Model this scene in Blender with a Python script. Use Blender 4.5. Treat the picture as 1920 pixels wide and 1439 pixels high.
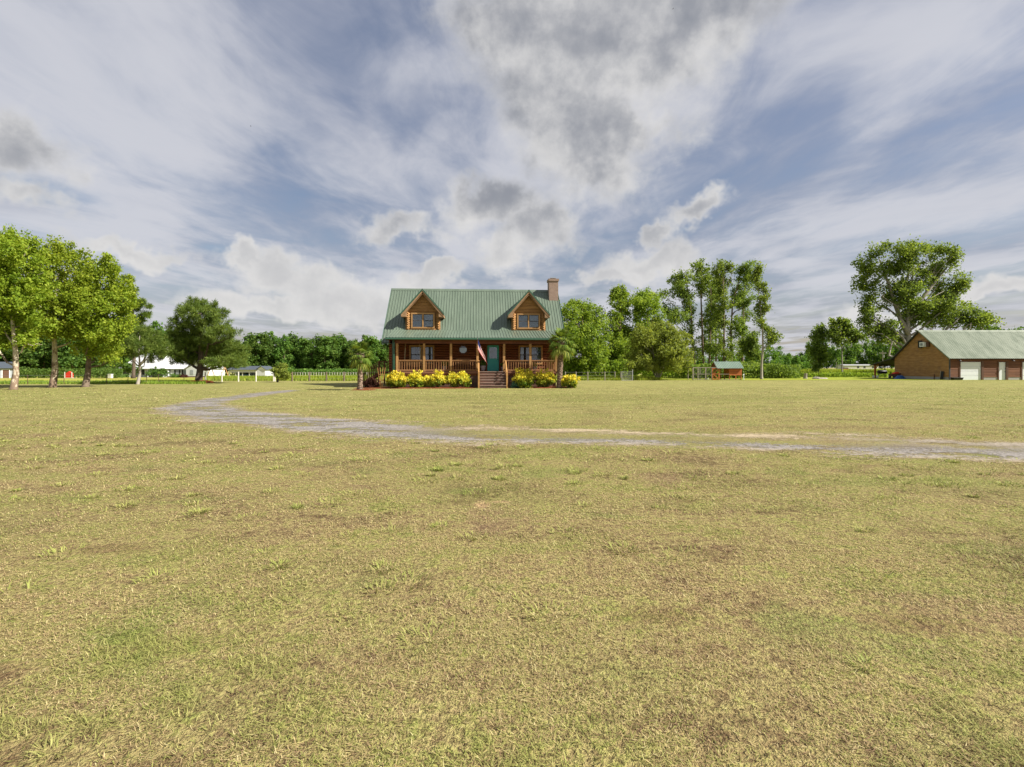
import bpy, math, random
import numpy as np
from mathutils import Vector, Matrix
R = math.radians
for o in list(bpy.data.objects): bpy.data.objects.remove(o)
sc = bpy.context.scene
COL = sc.collection

# ------------------------------------------------------------------ camera
CAM_H = 1.5
cam_d = bpy.data.cameras.new('camera'); cam = bpy.data.objects.new('camera', cam_d); COL.objects.link(cam)
cam.location = (0, 0, CAM_H); cam.rotation_euler = (R(90), 0, 0)
cam_d.sensor_width = 36; cam_d.lens = 18.0; cam_d.shift_y = -30.0/1920
cam_d.clip_start = 0.1; cam_d.clip_end = 6000
sc.camera = cam
F, HZ = 960.0, 689.5            # focal length and horizon row of the photograph, in its pixels
def PX(px, Y): return (px-960.0)/F*Y
def PZ(py, Y): return CAM_H+(HZ-py)/F*Y

# ------------------------------------------------------------------ node helpers
def node(t, typ, ins=None, **props):
    n = t.nodes.new(typ)
    for k, v in props.items(): setattr(n, k, v)
    for k, v in (ins or {}).items():
        s = n.inputs[k]
        if isinstance(v, bpy.types.NodeSocket): t.links.new(v, s)
        else: s.default_value = v
    return n
def M(t, op, a, b=0.0, c=None, clamp=False):
    d = {0: a, 1: b}
    if c is not None: d[2] = c
    return node(t, 'ShaderNodeMath', d, operation=op, use_clamp=clamp).outputs[0]
def VM(t, op, a, b=(0, 0, 0)):
    return node(t, 'ShaderNodeVectorMath', {0: a, 1: b}, operation=op)
def MR(t, v, a, b, c=0.0, d=1.0, smooth=True):
    return node(t, 'ShaderNodeMapRange', {0: v, 1: a, 2: b, 3: c, 4: d}, interpolation_type='SMOOTHSTEP' if smooth else 'LINEAR').outputs[0]
def MIX(t, f, a, b, blend='MIX'):
    n = t.nodes.new('ShaderNodeMix'); n.data_type = 'RGBA'; n.blend_type = blend
    for i, v in ((0, f), (6, a), (7, b)):
        if isinstance(v, bpy.types.NodeSocket): t.links.new(v, n.inputs[i])
        else: n.inputs[i].default_value = (tuple(v)+(1.0,))[:4] if i else v
    return n.outputs[2]
def NOISE(t, vec, scale, detail=3, rough=0.5, dist=0.0, out='Fac'):
    return node(t, 'ShaderNodeTexNoise', {'Vector': vec, 'Scale': scale, 'Detail': detail, 'Roughness': rough, 'Distortion': dist}).outputs[out]
def RAMP(t, v, stops):
    n = node(t, 'ShaderNodeValToRGB', {0: v}); e = n.color_ramp.elements
    while len(e) < len(stops): e.new(0.5)
    for el, (p, c) in zip(e, stops): el.position = p; el.color = (*c, 1)
    return n.outputs[0]
def POS(t): return node(t, 'ShaderNodeNewGeometry').outputs['Position']
def SCALE(t, vec, s): return VM(t, 'MULTIPLY', vec, s).outputs[0]

# ------------------------------------------------------------------ sky and sun
SUN_EL, SUN_AZ = R(40), R(16)            # sun stands to the right (+X), a little towards the camera side
to_sun = Vector((math.cos(SUN_EL)*math.cos(SUN_AZ), -math.cos(SUN_EL)*math.sin(SUN_AZ), math.sin(SUN_EL)))
world = bpy.data.worlds.new('World'); sc.world = world; world.use_nodes = True
wt = world.node_tree; wt.nodes.clear()
sky = node(wt, 'ShaderNodeTexSky', sky_type='NISHITA', sun_disc=False, sun_elevation=SUN_EL,
           sun_rotation=R(90)+SUN_AZ, air_density=1.3, dust_density=1.2, ozone_density=2.0)
wdir = node(wt, 'ShaderNodeTexCoord').outputs['Generated']
sx = node(wt, 'ShaderNodeSeparateXYZ', {0: wdir})
zc = M(wt, 'ADD', M(wt, 'MAXIMUM', sx.outputs[2], 0.0), 0.03)
P = node(wt, 'ShaderNodeCombineXYZ', {0: M(wt, 'DIVIDE', sx.outputs[0], zc), 1: M(wt, 'DIVIDE', sx.outputs[1], zc)}).outputs[0]
# high veil: long streaks of thin cloud running away from the viewer
Ps = VM(wt, 'ADD', SCALE(wt, P, (0.58, 0.30, 1)), SCALE(wt, VM(wt, 'SUBTRACT', node(wt, 'ShaderNodeTexNoise', {'Vector': P, 'Scale': .8, 'Detail': 3.0}).outputs['Color'], (.5, .5, .5)).outputs[0], (.55, .3, 0))).outputs[0]
veil_n = NOISE(wt, Ps, 1.7, 6, 0.52, .5)
veil_f = NOISE(wt, SCALE(wt, P, (2.2, 1.1, 1)), 1.4, 6, 0.6, 0.5)
veil = MR(wt, M(wt, 'ADD', M(wt, 'MULTIPLY', veil_n, 0.70), M(wt, 'MULTIPLY', veil_f, 0.30)), 0.25, 0.60)
# cumulus clouds: clusters of blobs given by bearing and height in the sky (taken from the photograph, then a few all round)
sel = M(wt, 'ARCSINE', sx.outputs[2]); saz = M(wt, 'ARCTAN2', sx.outputs[0], sx.outputs[1])
def sky_blob(px, py, rx, ry):
    az = math.atan((px-960)/F); el = math.atan((HZ-py)/F*math.cos(az)); q = math.cos(az)*math.cos(el)
    return az, el, rx/F*q, ry/F*q
CUM = [sky_blob(*b) for b in ((1130,50,220,150),(1300,20,170,110),(980,40,130,100),(1070,170,130,110),(1120,275,130,90),(1195,235,60,80),(1400,-10,90,50),(1150,-120,380,120),
       (920,395,80,38),(1000,440,80,36),(940,475,50,34),(1310,390,52,20),(1215,465,66,24),(1160,492,40,16),(760,445,75,24),
       (40,285,90,50),(60,370,70,32),(500,495,80,30),(580,518,75,34),(650,545,80,28),(720,560,60,20),(800,530,60,16),(420,470,50,16),(225,455,60,16),
       (1880,560,80,18),(1650,585,70,16),(1240,420,30,16),(520,560,120,20))]
CUM += [(2.2,.5,.3,.2),(2.9,.35,.35,.15),(-2.6,.6,.4,.25),(-1.9,.3,.3,.12),(1.6,.25,.25,.1),(-1.3,.5,.25,.15),(3.0,.9,.5,.2)]
def density(da, de, dv):
    vec = VM(wt, 'ADD', wdir, dv).outputs[0]
    warp = node(wt, 'ShaderNodeTexNoise', {'Vector': vec, 'Scale': 5.0, 'Detail': 5.0, 'Roughness': .6}).outputs['Color']
    wv = SCALE(wt, VM(wt, 'SUBTRACT', warp, (.5, .5, .5)).outputs[0], (.30, .22, 0))
    Q = VM(wt, 'ADD', node(wt, 'ShaderNodeCombineXYZ', {0: M(wt, 'ADD', saz, da), 1: M(wt, 'ADD', sel, de)}).outputs[0], wv).outputs[0]
    best = None
    for ca, ce, ra, re in CUM:
        d = VM(wt, 'LENGTH', VM(wt, 'MULTIPLY', VM(wt, 'SUBTRACT', Q, (ca, ce, 0)).outputs[0], (1/ra, 1/re, 0)).outputs[0]).outputs['Value']
        b = M(wt, 'SUBTRACT', 1.0, d)
        best = b if best is None else M(wt, 'SMOOTH_MAX', best, b, 0.3)
    n = NOISE(wt, vec, 9.0, 9, 0.62)
    return M(wt, 'ADD', M(wt, 'MAXIMUM', best, -1.2), M(wt, 'MULTIPLY', M(wt, 'SUBTRACT', n, 0.5), 1.7))
d0 = density(0.0, 0.0, (0, 0, 0))
n_a = NOISE(wt, wdir, 7.0, 7, 0.55); n_b = NOISE(wt, VM(wt, 'ADD', wdir, (.030, 0, .034)).outputs[0], 7.0, 7, 0.55)
c_alpha = MR(wt, M(wt, 'ADD', d0, MR(wt, sel, .10, .26, .22, 0)), -0.50, 0.42)
c_lit = MR(wt, M(wt, 'SUBTRACT', n_a, n_b), -0.16, 0.20)
c_core = MR(wt, d0, -0.30, 0.9)
SKY_K = 10.0                               # cloud radiance relative to the Sky Texture's units
def k(c): return tuple(v*SKY_K for v in c)
n_low = NOISE(wt, wdir, 3.6, 4, 0.5)
n_mid = NOISE(wt, wdir, 8.0, 7, 0.6)
shade = M(wt, 'ADD', M(wt, 'MULTIPLY', c_core, 0.50), M(wt, 'ADD', M(wt, 'MULTIPLY', M(wt, 'SUBTRACT', n_low, 0.46), .9), M(wt, 'ADD', M(wt, 'MULTIPLY', M(wt, 'SUBTRACT', n_mid, 0.5), 1.0), M(wt, 'MULTIPLY', M(wt, 'SUBTRACT', 0.45, c_lit), 0.55))))
shade = M(wt, 'MULTIPLY', MR(wt, shade, -.25, .98), MR(wt, sel, .14, .34, .35, 1.0))
cum_col = MIX(wt, shade, k((.60, .59, .58)), k((.215, .228, .26)))
veil_t = M(wt, 'ADD', M(wt, 'MULTIPLY', NOISE(wt, SCALE(wt, P, (.55, .30, 1)), 1.6, 6, .56, .6), .65), M(wt, 'MULTIPLY', veil, .35))
veil_col = MIX(wt, MR(wt, veil_t, .36, .74), k((.25, .272, .35)), k((.50, .505, .545)))
blue = MIX(wt, 1.0, sky.outputs[0], (.86, .78, .80), 'MULTIPLY')
c1 = MIX(wt, M(wt, 'MULTIPLY', veil, 0.90), blue, veil_col)
c2 = MIX(wt, M(wt, 'MULTIPLY', c_alpha, 0.94), c1, cum_col)
bg = node(wt, 'ShaderNodeBackground', {0: c2, 1: 0.062})
wo = node(wt, 'ShaderNodeOutputWorld', {0: bg.outputs[0]})
sl = bpy.data.lights.new('sun', 'SUN'); sl.energy = 5.0; sl.angle = R(0.6); sl.color = (1.0, 0.935, 0.83)
so = bpy.data.objects.new('sun', sl); COL.objects.link(so); so.location = to_sun*200
so.rotation_euler = (-to_sun).to_track_quat('-Z', 'Y').to_euler()
sc.view_settings.view_transform = 'Standard'; sc.view_settings.look = 'None'
sc.view_settings.exposure = 1.05; sc.view_settings.gamma = 1.0; sc.view_settings.use_curve_mapping = False
sc.render.engine = 'CYCLES'
sc.cycles.use_denoising = True; sc.cycles.max_bounces = 8; sc.cycles.transparent_max_bounces = 12
sc.cycles.diffuse_bounces = 4
world.cycles.sampling_method = 'MANUAL'; world.cycles.sample_map_resolution = 512

# ------------------------------------------------------------------ materials
def new_mat(name):
    m = bpy.data.materials.new(name); m.use_nodes = True; t = m.node_tree; t.nodes.clear()
    return m, t
def finish(t, col, rough=0.8, bump=None, bstr=0.3, bdist=0.02, spec=0.3, metal=0.0):
    p = node(t, 'ShaderNodeBsdfPrincipled', {'Roughness': rough, 'Specular IOR Level': spec, 'Metallic': metal})
    if isinstance(col, bpy.types.NodeSocket): t.links.new(col, p.inputs['Base Color'])
    else: p.inputs['Base Color'].default_value = (*col, 1)
    if bump is not None:
        b = node(t, 'ShaderNodeBump', {'Height': bump, 'Strength': bstr, 'Distance': bdist})
        t.links.new(b.outputs[0], p.inputs['Normal'])
    node(t, 'ShaderNodeOutputMaterial', {0: p.outputs[0]})
    return p
def mat_plain(name, c, rough=0.6, var=0.25, scale=3.0, spec=0.3, metal=0.0, dirt=None):
    m, t = new_mat(name); p = POS(t)
    n = NOISE(t, p, scale, 5, 0.6)
    col = MIX(t, n, tuple(v*(1-var) for v in c), tuple(min(1, v*(1+var)) for v in c))
    if dirt: col = MIX(t, MR(t, NOISE(t, p, scale*0.4, 6, 0.7), 0.52, 0.72, 0, 0.55), col, dirt)
    finish(t, col, rough, NOISE(t, p, scale*12, 3), 0.12, 0.01, spec, metal)
    return m
def mat_wood(name, c0, c1, axis=(0.6, 14, 14), weather=None):
    m, t = new_mat(name); p = POS(t)
    g = NOISE(t, SCALE(t, p, axis), 1.5, 5, 0.65, 0.4)
    b = NOISE(t, SCALE(t, p, (.35, 1.2, 4.2)), 1.3, 2, .5)
    f = M(t, 'ADD', M(t, 'MULTIPLY', g, 0.6), M(t, 'MULTIPLY', b, 0.4))
    rnd = node(t, 'ShaderNodeObjectInfo').outputs['Random']
    col = MIX(t, MR(t, f, 0.33, 0.67), c0, c1)
    col = MIX(t, M(t, 'MULTIPLY', rnd, 0.35), col, tuple(v*0.55 for v in c0))
    if weather: col = MIX(t, MR(t, NOISE(t, p, 1.1, 5, .7), .5, .75, 0, .6), col, weather)
    finish(t, col, 0.62, g, 0.35, 0.01, 0.25)
    return m
def mat_leaf(name, dark, mid, light, trans=0.35, var=0.5):
    m, t = new_mat(name)
    a = node(t, 'ShaderNodeAttribute', attribute_name='tint').outputs['Fac']
    rnd = node(t, 'ShaderNodeObjectInfo').outputs['Random']
    col = RAMP(t, a, [(0.0, dark), (0.5, mid), (1.0, light)])
    hs = node(t, 'ShaderNodeHueSaturation', {'Hue': MR(t, rnd, 0, 1, .496, .510, False), 'Saturation': 1.0, 'Value': MR(t, rnd, 0, 1, 1-var*.5, 1+var*.4, False), 'Color': col}).outputs[0]
    p = node(t, 'ShaderNodeBsdfPrincipled', {'Base Color': hs, 'Roughness': 0.6, 'Specular IOR Level': 0.10})
    tr = node(t, 'ShaderNodeBsdfTranslucent', {0: MIX(t, 1.0, hs, (1.25, 1.2, .6), 'MULTIPLY')})
    mx = node(t, 'ShaderNodeMixShader', {0: trans, 1: p.outputs[0], 2: tr.outputs[0]})
    node(t, 'ShaderNodeOutputMaterial', {0: mx.outputs[0]})
    return m
def mat_glass(name, tint=(.9, .95, .95), refl=1.0):
    m, t = new_mat(name)
    fr = node(t, 'ShaderNodeFresnel', {'IOR': 1.9})
    tb = node(t, 'ShaderNodeBsdfTransparent', {0: (*tint, 1)})
    gl = node(t, 'ShaderNodeBsdfGlossy', {'Color': (.9, .93, 1, 1), 'Roughness': 0.03})
    mx = node(t, 'ShaderNodeMixShader', {0: M(t, 'MULTIPLY', fr.outputs[0], refl, clamp=True), 1: tb.outputs[0], 2: gl.outputs[0]})
    node(t, 'ShaderNodeOutputMaterial', {0: mx.outputs[0]})
    return m

MATS = {}
MATS['log'] = mat_wood('stained_log', (0.114, 0.034, 0.012), (0.252, 0.082, 0.025))  # log stain with the porch's shade darkened into its colour
MATS['log_gold'] = mat_wood('sun_bleached_log', (0.223, 0.108, 0.036), (0.405, 0.216, 0.076))  # same logs for the dormers, sunlight lightened into the colour
MATS['barge'] = mat_wood('tan_fascia', (.26, .155, .082), (.36, .225, .125))
MATS['log_barn'] = mat_wood('weathered_barn_board', (0.275, 0.138, 0.046), (0.473, 0.259, 0.097), (.4, .22, 9), (.19, .115, .06))
MATS['board_red'] = mat_wood('red_stained_board', (0.115, 0.046, 0.020), (0.223, 0.095, 0.043), (.5, .9, 9))
MATS['trim'] = mat_wood('golden_trim', (0.325, 0.175, 0.065), (0.463, 0.269, 0.110))
MATS['rail'] = mat_wood('stained_rail', (0.263, 0.125, 0.053), (0.413, 0.219, 0.100), (3, 3, 3))
MATS['newwood'] = mat_wood('fresh_lumber', (0.380, 0.201, 0.071), (0.529, 0.299, 0.115), (3, 3, 3))
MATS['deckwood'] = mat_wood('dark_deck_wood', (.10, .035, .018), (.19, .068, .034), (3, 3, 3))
MATS['porchfloor'] = mat_wood('porch_floor_board', (.20, .085, .05), (.30, .14, .08))
MATS['greywood'] = mat_wood('grey_weathered_wood', (.22, .20, .16), (.36, .32, .26), (4, 4, 1))
MATS['coop'] = mat_wood('orange_coop_board', (.30, .085, .022), (.48, .155, .045), (.6, 2, 12))
MATS['white'] = mat_plain('white_paint', (.68, .71, .74), 0.5, .06)
MATS['whitepost'] = mat_plain('pale_post', (.55, .53, .47), .8, .2, 5)
MATS['block'] = mat_plain('concrete_block', (.33, .32, .31), .9, .2, 4)
MATS['green_trim'] = mat_plain('green_gutter', (.028, .085, .052), .35, .12, 2, .5)
MATS['teal'] = mat_plain('teal_door_paint', (0.058, 0.442, 0.390), .45, .08, 3)
MATS['black'] = mat_plain('black_metal', (.012, .012, .013), .5, .3, 5)
MATS['darkgrey'] = mat_plain('dark_grey', (.06, .06, .065), .7, .3, 4)
MATS['grey'] = mat_plain('grey_paint', (.28, .30, .32), .6, .15, 4)
MATS['interior'] = mat_plain('dark_interior', (.03, .025, .022), .9, .2, 2)
MATS['curtain'] = mat_plain('pale_curtain', (.26, .28, .30), .9, .12, 9)
MATS['blind'] = mat_plain('grey_blind', (.155, .175, .20), .8, .08, 6)
MATS['whiteblind'] = mat_plain('white_blind', (.72, .76, .82), .7, .05, 6)  # bright tone standing for sky mirrored in the octagonal pane
MATS['pot'] = mat_plain('grey_pot', (.27, .27, .30), .6, .12, 7)
MATS['red'] = mat_plain('red_cloth', (.60, .035, .018), .6, .2, 3)
MATS['blue'] = mat_plain('blue_plastic', (.02, .085, .24), .45, .2, 5)
MATS['flagred'] = mat_plain('flag_red', (.48, .03, .035), .8, .1, 9)
MATS['flagwhite'] = mat_plain('flag_white', (.74, .70, .68), .8, .06, 9)
MATS['flagblue'] = mat_plain('flag_blue', (.02, .028, .11), .8, .1, 9)
for q, c_ in (('flagred', (.50, .035, .04)), ('flagwhite', (.78, .74, .72)), ('flagblue', (.025, .035, .14))):
    m_, t_ = new_mat('cloth_'+q); d_ = node(t_, 'ShaderNodeBsdfDiffuse', {0: (*c_, 1)}); r_ = node(t_, 'ShaderNodeBsdfTranslucent', {0: (*c_, 1)})
    node(t_, 'ShaderNodeOutputMaterial', {0: node(t_, 'ShaderNodeMixShader', {0: .55, 1: d_.outputs[0], 2: r_.outputs[0]}).outputs[0]}); MATS[q] = m_
MATS['rope'] = mat_plain('rope', (.42, .34, .22), .9, .2, 20)
MATS['wire'] = mat_plain('fence_wire', (.22, .22, .21), .6, .2, 6)
MATS['farm_white'] = mat_plain('farmhouse_white', (.56, .58, .60), .6, .1)
MATS['chain'] = mat_plain('galvanised', (.32, .33, .33), .5, .2, 6)
MATS['metalroof_white'] = mat_plain('white_metal_roof', (.50, .51, .53), .4, .07, 1.5, .5)
MATS['metalroof_dark'] = mat_plain('dark_blue_metal_roof', (.055, .068, .085), .45, .2, 1.5, .5)
MATS['bark'] = mat_plain('brown_bark', (.14, .105, .075), .9, .45, 5)
MATS['barkdark'] = mat_plain('dark_pine_bark', (.10, .075, .058), .95, .45, 6)
MATS['barkpale'] = mat_plain('pale_grey_bark', (.27, .245, .205), .9, .35, 5)
MATS['stone'] = mat_plain('field_stone', (.30, .27, .23), .9, .25, 5)
MATS['glass'] = mat_glass('window_glass')
MATS['brown'] = mat_plain('brown_metal', (.10, .05, .03), .6, .2, 5)

def mat_roof(name, c, fade):
    m, t = new_mat(name); p = POS(t)
    n = NOISE(t, SCALE(t, p, (1.4, .5, .5)), 1.0, 5, .6)
    col = MIX(t, n, tuple(v*.86 for v in c), tuple(v*1.12 for v in c))
    col = MIX(t, MR(t, NOISE(t, SCALE(t, p, (6, .8, .6)), 1.0, 5, .7), .53, .75, 0, .5), col, fade)
    col = MIX(t, MR(t, NOISE(t, SCALE(t, p, (9, .5, .35)), 1.0, 6, .7), .56, .72, 0, .55), col, tuple(v*1.45 for v in c))
    finish(t, col, MR(t, n, .3, .7, .34, .55), NOISE(t, p, 1.5, 3), .10, .03, .5)
    return m
MATS['roof'] = mat_roof('green_metal_roof', (.105, .140, .104), (.06, .082, .064))
MATS['roof_coop'] = mat_roof('coop_metal_roof', (.16, .225, .18), (.12, .17, .14))
MATS['roof_barn'] = mat_roof('pale_green_metal_roof', (.140, .172, .115), (.12, .146, .10))

def mat_brick(name, c0, c1, mortar):
    m, t = new_mat(name)
    tc = node(t, 'ShaderNodeTexCoord').outputs['Object']
    s = node(t, 'ShaderNodeSeparateXYZ', {0: tc})
    v = node(t, 'ShaderNodeCombineXYZ', {0: M(t, 'ADD', s.outputs[0], s.outputs[1]), 1: s.outputs[2]}).outputs[0]
    b = node(t, 'ShaderNodeTexBrick', {'Vector': v, 'Color1': (*c0, 1), 'Color2': (*c1, 1), 'Mortar': (*mortar, 1), 'Scale': 1.0,
             'Mortar Size': .008, 'Brick Width': .21, 'Row Height': .075, 'Bias': 0.0})
    col = MIX(t, M(t, 'MULTIPLY', NOISE(t, tc, 3.0, 5, .6), .5), b.outputs['Color'], tuple(v*.55 for v in c0))
    finish(t, col, .9, M(t, 'SUBTRACT', 1.0, b.outputs['Fac']), .5, .01, .2)
    return m
MATS['brick'] = mat_brick('red_brown_brick', (.115, .058, .040), (.18, .092, .064), (.17, .15, .13))
MATS['brick_pale'] = mat_brick('pale_chimney_brick', (.25, .168, .130), (.32, .222, .178), (.30, .265, .235))

def mat_sycamore_bark():
    m, t = new_mat('sycamore_bark'); p = POS(t)
    n = NOISE(t, SCALE(t, p, (3, 3, 1.6)), 1.6, 5, .6, .4)
    z = node(t, 'ShaderNodeSeparateXYZ', {0: p}).outputs[2]
    thr = M(t, 'ADD', n, MR(t, z, 0.3, 3.2, -.10, .14, False))
    col = RAMP(t, thr, [(0.0, (.105, .072, .05)), (.47, (.20, .145, .10)), (.53, (.42, .36, .27)), (1.0, (.55, .50, .40))])
    finish(t, col, .9, NOISE(t, p, 12, 4), .6, .03, .2)
    return m
MATS['bark_syc'] = mat_sycamore_bark()
def mat_palm_bark():
    m, t = new_mat('palm_bark'); p = POS(t)
    v = node(t, 'ShaderNodeTexVoronoi', {'Vector': SCALE(t, p, (9, 9, 14)), 'Scale': 1.0}).outputs['Distance']
    col = MIX(t, MR(t, v, .2, .7), (.30, .22, .165), (.105, .07, .05))
    finish(t, col, .95, v, .9, .05, .2)
    return m
MATS['bark_palm'] = mat_palm_bark()

MATS['leaf_syc'] = mat_leaf('sycamore_leaf', (.115, .185, .018), (.245, .325, .030), (.42, .46, .07), .48, .08)
MATS['leaf_mid'] = mat_leaf('broad_leaf', (.105, .175, .024), (.215, .305, .042), (.36, .44, .07), .48, .15)
MATS['leaf_dark'] = mat_leaf('oak_leaf', (.095, .150, .030), (.175, .245, .050), (.29, .36, .080), .48, .15)
MATS['leaf_wood'] = mat_leaf('woodland_leaf', (.055, .115, .024), (.110, .195, .038), (.185, .265, .052), .40, .4)
MATS['leaf_olive'] = mat_leaf('olive_leaf', (.13, .17, .032), (.23, .275, .055), (.36, .39, .09), .46, .1)
MATS['needle'] = mat_leaf('pine_needle', (.060, .105, .020), (.130, .190, .036), (.23, .29, .06), .36, .15)
MATS['leaf_gold'] = mat_leaf('golden_leaf', (.070, .135, .020), (.30, .33, .034), (.74, .62, .07), .35, .1)
MATS['leaf_palm'] = mat_leaf('palm_frond', (.055, .105, .016), (.13, .19, .028), (.40, .38, .09), .35, .1)
MATS['leaf_red'] = mat_leaf('barberry_leaf', (.04, .016, .014), (.085, .035, .028), (.13, .06, .04), .3, .2)
MATS['leaf_crop'] = mat_leaf('crop_leaf', (.12, .175, .022), (.23, .29, .034), (.36, .40, .06), .4, .2)
MATS['leaf_blue'] = mat_leaf('blue_green_leaf', (0.039, 0.111, 0.078), (0.072, 0.169, 0.117), (0.117, 0.234, 0.156), .3, .2)

# ------------------------------------------------------------------ mesh helpers
class MB:
    def __init__(s): s.v = []; s.f = []
    def add(s, vs, fs):
        o = len(s.v); s.v += [tuple(v) for v in vs]; s.f += [tuple(i+o for i in f) for f in fs]; return s
    def box(s, x0, x1, y0, y1, z0, z1):
        return s.add([(x0,y0,z0),(x1,y0,z0),(x1,y1,z0),(x0,y1,z0),(x0,y0,z1),(x1,y0,z1),(x1,y1,z1),(x0,y1,z1)],
                     [(0,3,2,1),(4,5,6,7),(0,1,5,4),(1,2,6,5),(2,3,7,6),(3,0,4,7)])
    def bar(s, a, b, w, h, up=(0,0,1)):
        a, b = Vector(a), Vector(b); d = (b-a).normalized(); u = Vector(up)
        if abs(d.dot(u)) > .98: u = Vector((0,1,0))
        r = d.cross(u).normalized(); u = r.cross(d).normalized(); r *= w/2; u *= h/2
        vs = [a-r-u, a+r-u, a+r+u, a-r+u, b-r-u, b+r-u, b+r+u, b-r+u]
        return s.add(vs, [(0,1,2,3),(7,6,5,4),(0,4,5,1),(1,5,6,2),(2,6,7,3),(3,7,4,0)])
    def tube(s, pts, rs, n=6, caps=True):
        pts = [Vector(p) for p in pts]; base = len(s.v); m = len(pts)
        for i, p in enumerate(pts):
            d = (pts[min(i+1, m-1)]-pts[max(i-1, 0)]).normalized()
            a = Vector((1,0,0)) if abs(d.x) < .8 else Vector((0,1,0))
            e1 = d.cross(a).normalized(); e2 = d.cross(e1).normalized()
            for k_ in range(n):
                t = 2*math.pi*k_/n; s.v.append(tuple(p+(e1*math.cos(t)+e2*math.sin(t))*rs[i]))
        for i in range(m-1):
            for k_ in range(n):
                a0 = base+i*n+k_; a1 = base+i*n+(k_+1) % n
                s.f.append((a0, a0+n, a1+n, a1))
        if caps:
            s.f.append(tuple(base+k_ for k_ in range(n))); s.f.append(tuple(base+(m-1)*n+k_ for k_ in reversed(range(n))))
        return s
    def prism(s, poly, off):
        n = len(poly); off = Vector(off); A = [Vector(p) for p in poly]; B = [p+off for p in A]
        return s.add(A+B, [tuple(range(n)), tuple(range(2*n-1, n-1, -1))]+[(i, i+n, (i+1) % n+n, (i+1) % n) for i in range(n)])
    def mesh(s, name, mat, smooth=False):
        me = bpy.data.meshes.new(name); me.from_pydata(s.v, [], s.f); me.materials.append(MATS[mat]); me.update()
        import bmesh
        bm = bmesh.new(); bm.from_mesh(me); bmesh.ops.recalc_face_normals(bm, faces=bm.faces); bm.to_mesh(me); bm.free()
        if smooth: me.polygons.foreach_set('use_smooth', [True]*len(me.polygons))
        return me
    def build(s, name, mat, parent=None, smooth=False, loc=(0,0,0), rz=0.0):
        return inst(name, s.mesh(name, mat, smooth), parent, loc, rz)
def inst(name, me, parent=None, loc=(0,0,0), rz=0.0, scale=None, rot=None):
    o = bpy.data.objects.new(name, me); COL.objects.link(o); o.parent = parent
    o.location = loc; o.rotation_euler = rot or (0, 0, rz)
    if scale is not None: o.scale = scale
    return o
def tag(o, label, cat, group=None, kind=None):
    if label: o['label'] = label
    if cat: o['category'] = cat
    if group: o['group'] = group
    if kind: o['kind'] = kind
    return o
def thing(name, label, cat, loc=(0,0,0), rz=0.0, group=None):
    o = bpy.data.objects.new(name, None); COL.objects.link(o); o.location = loc; o.rotation_euler = (0,0,rz); o.empty_display_size = .3
    return tag(o, label, cat, group)
def struct(o): o['kind'] = 'structure'; return o
def stuff(o): o['kind'] = 'stuff'; return o
def box(name, mat, parent, *b): return MB().box(*b).build(name, mat, parent)

def raw_mesh(name, V, Fq, mat, tint=None, extra=None):
    V = np.asarray(V, np.float32).reshape(-1, 3); Fq = np.asarray(Fq, np.int32); n, kk = Fq.shape
    me = bpy.data.meshes.new(name)
    me.vertices.add(len(V)); me.vertices.foreach_set('co', V.ravel())
    me.loops.add(n*kk); me.loops.foreach_set('vertex_index', Fq.ravel())
    me.polygons.add(n); me.polygons.foreach_set('loop_start', np.arange(0, n*kk, kk, dtype=np.int32))
    me.update(calc_edges=True)
    for nm, arr in dict(extra or {}, **({'tint': tint} if tint is not None else {})).items():
        a = me.attributes.new(nm, 'FLOAT', 'POINT'); a.data.foreach_set('value', np.asarray(arr, np.float32))
    me.materials.append(MATS[mat]); return me

# value noise for layouts
def vnoise(x, y, seed=0):
    xi = np.floor(x).astype(np.int64); yi = np.floor(y).astype(np.int64); fx = x-xi; fy = y-yi
    def h(i, j):
        n = (i*374761393+j*668265263+seed*1442695041) & 0xffffffff
        n = ((n ^ (n >> 13))*1274126177) & 0xffffffff
        return ((n ^ (n >> 16)) & 0xffff)/65535.0
    fx = fx*fx*(3-2*fx); fy = fy*fy*(3-2*fy)
    return (h(xi, yi)*(1-fx)+h(xi+1, yi)*fx)*(1-fy)+(h(xi, yi+1)*(1-fx)+h(xi+1, yi+1)*fx)*fy
def fbm(x, y, seed=0, o=4):
    r = 0.0; a = .5
    for i in range(o): r = r+a*vnoise(x*2**i, y*2**i, seed+i); a *= .5
    return r/(1-.5**o)
def sstep(a, b, v):
    t = np.clip((np.asarray(v, float)-a)/(b-a), 0, 1); return t*t*(3-2*t)
def tz(x, y):                               # the land falls away gently to the left, beyond the fence
    return -1.4*sstep(58, 150, y)*(1-sstep(-45, -8, x))

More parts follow.
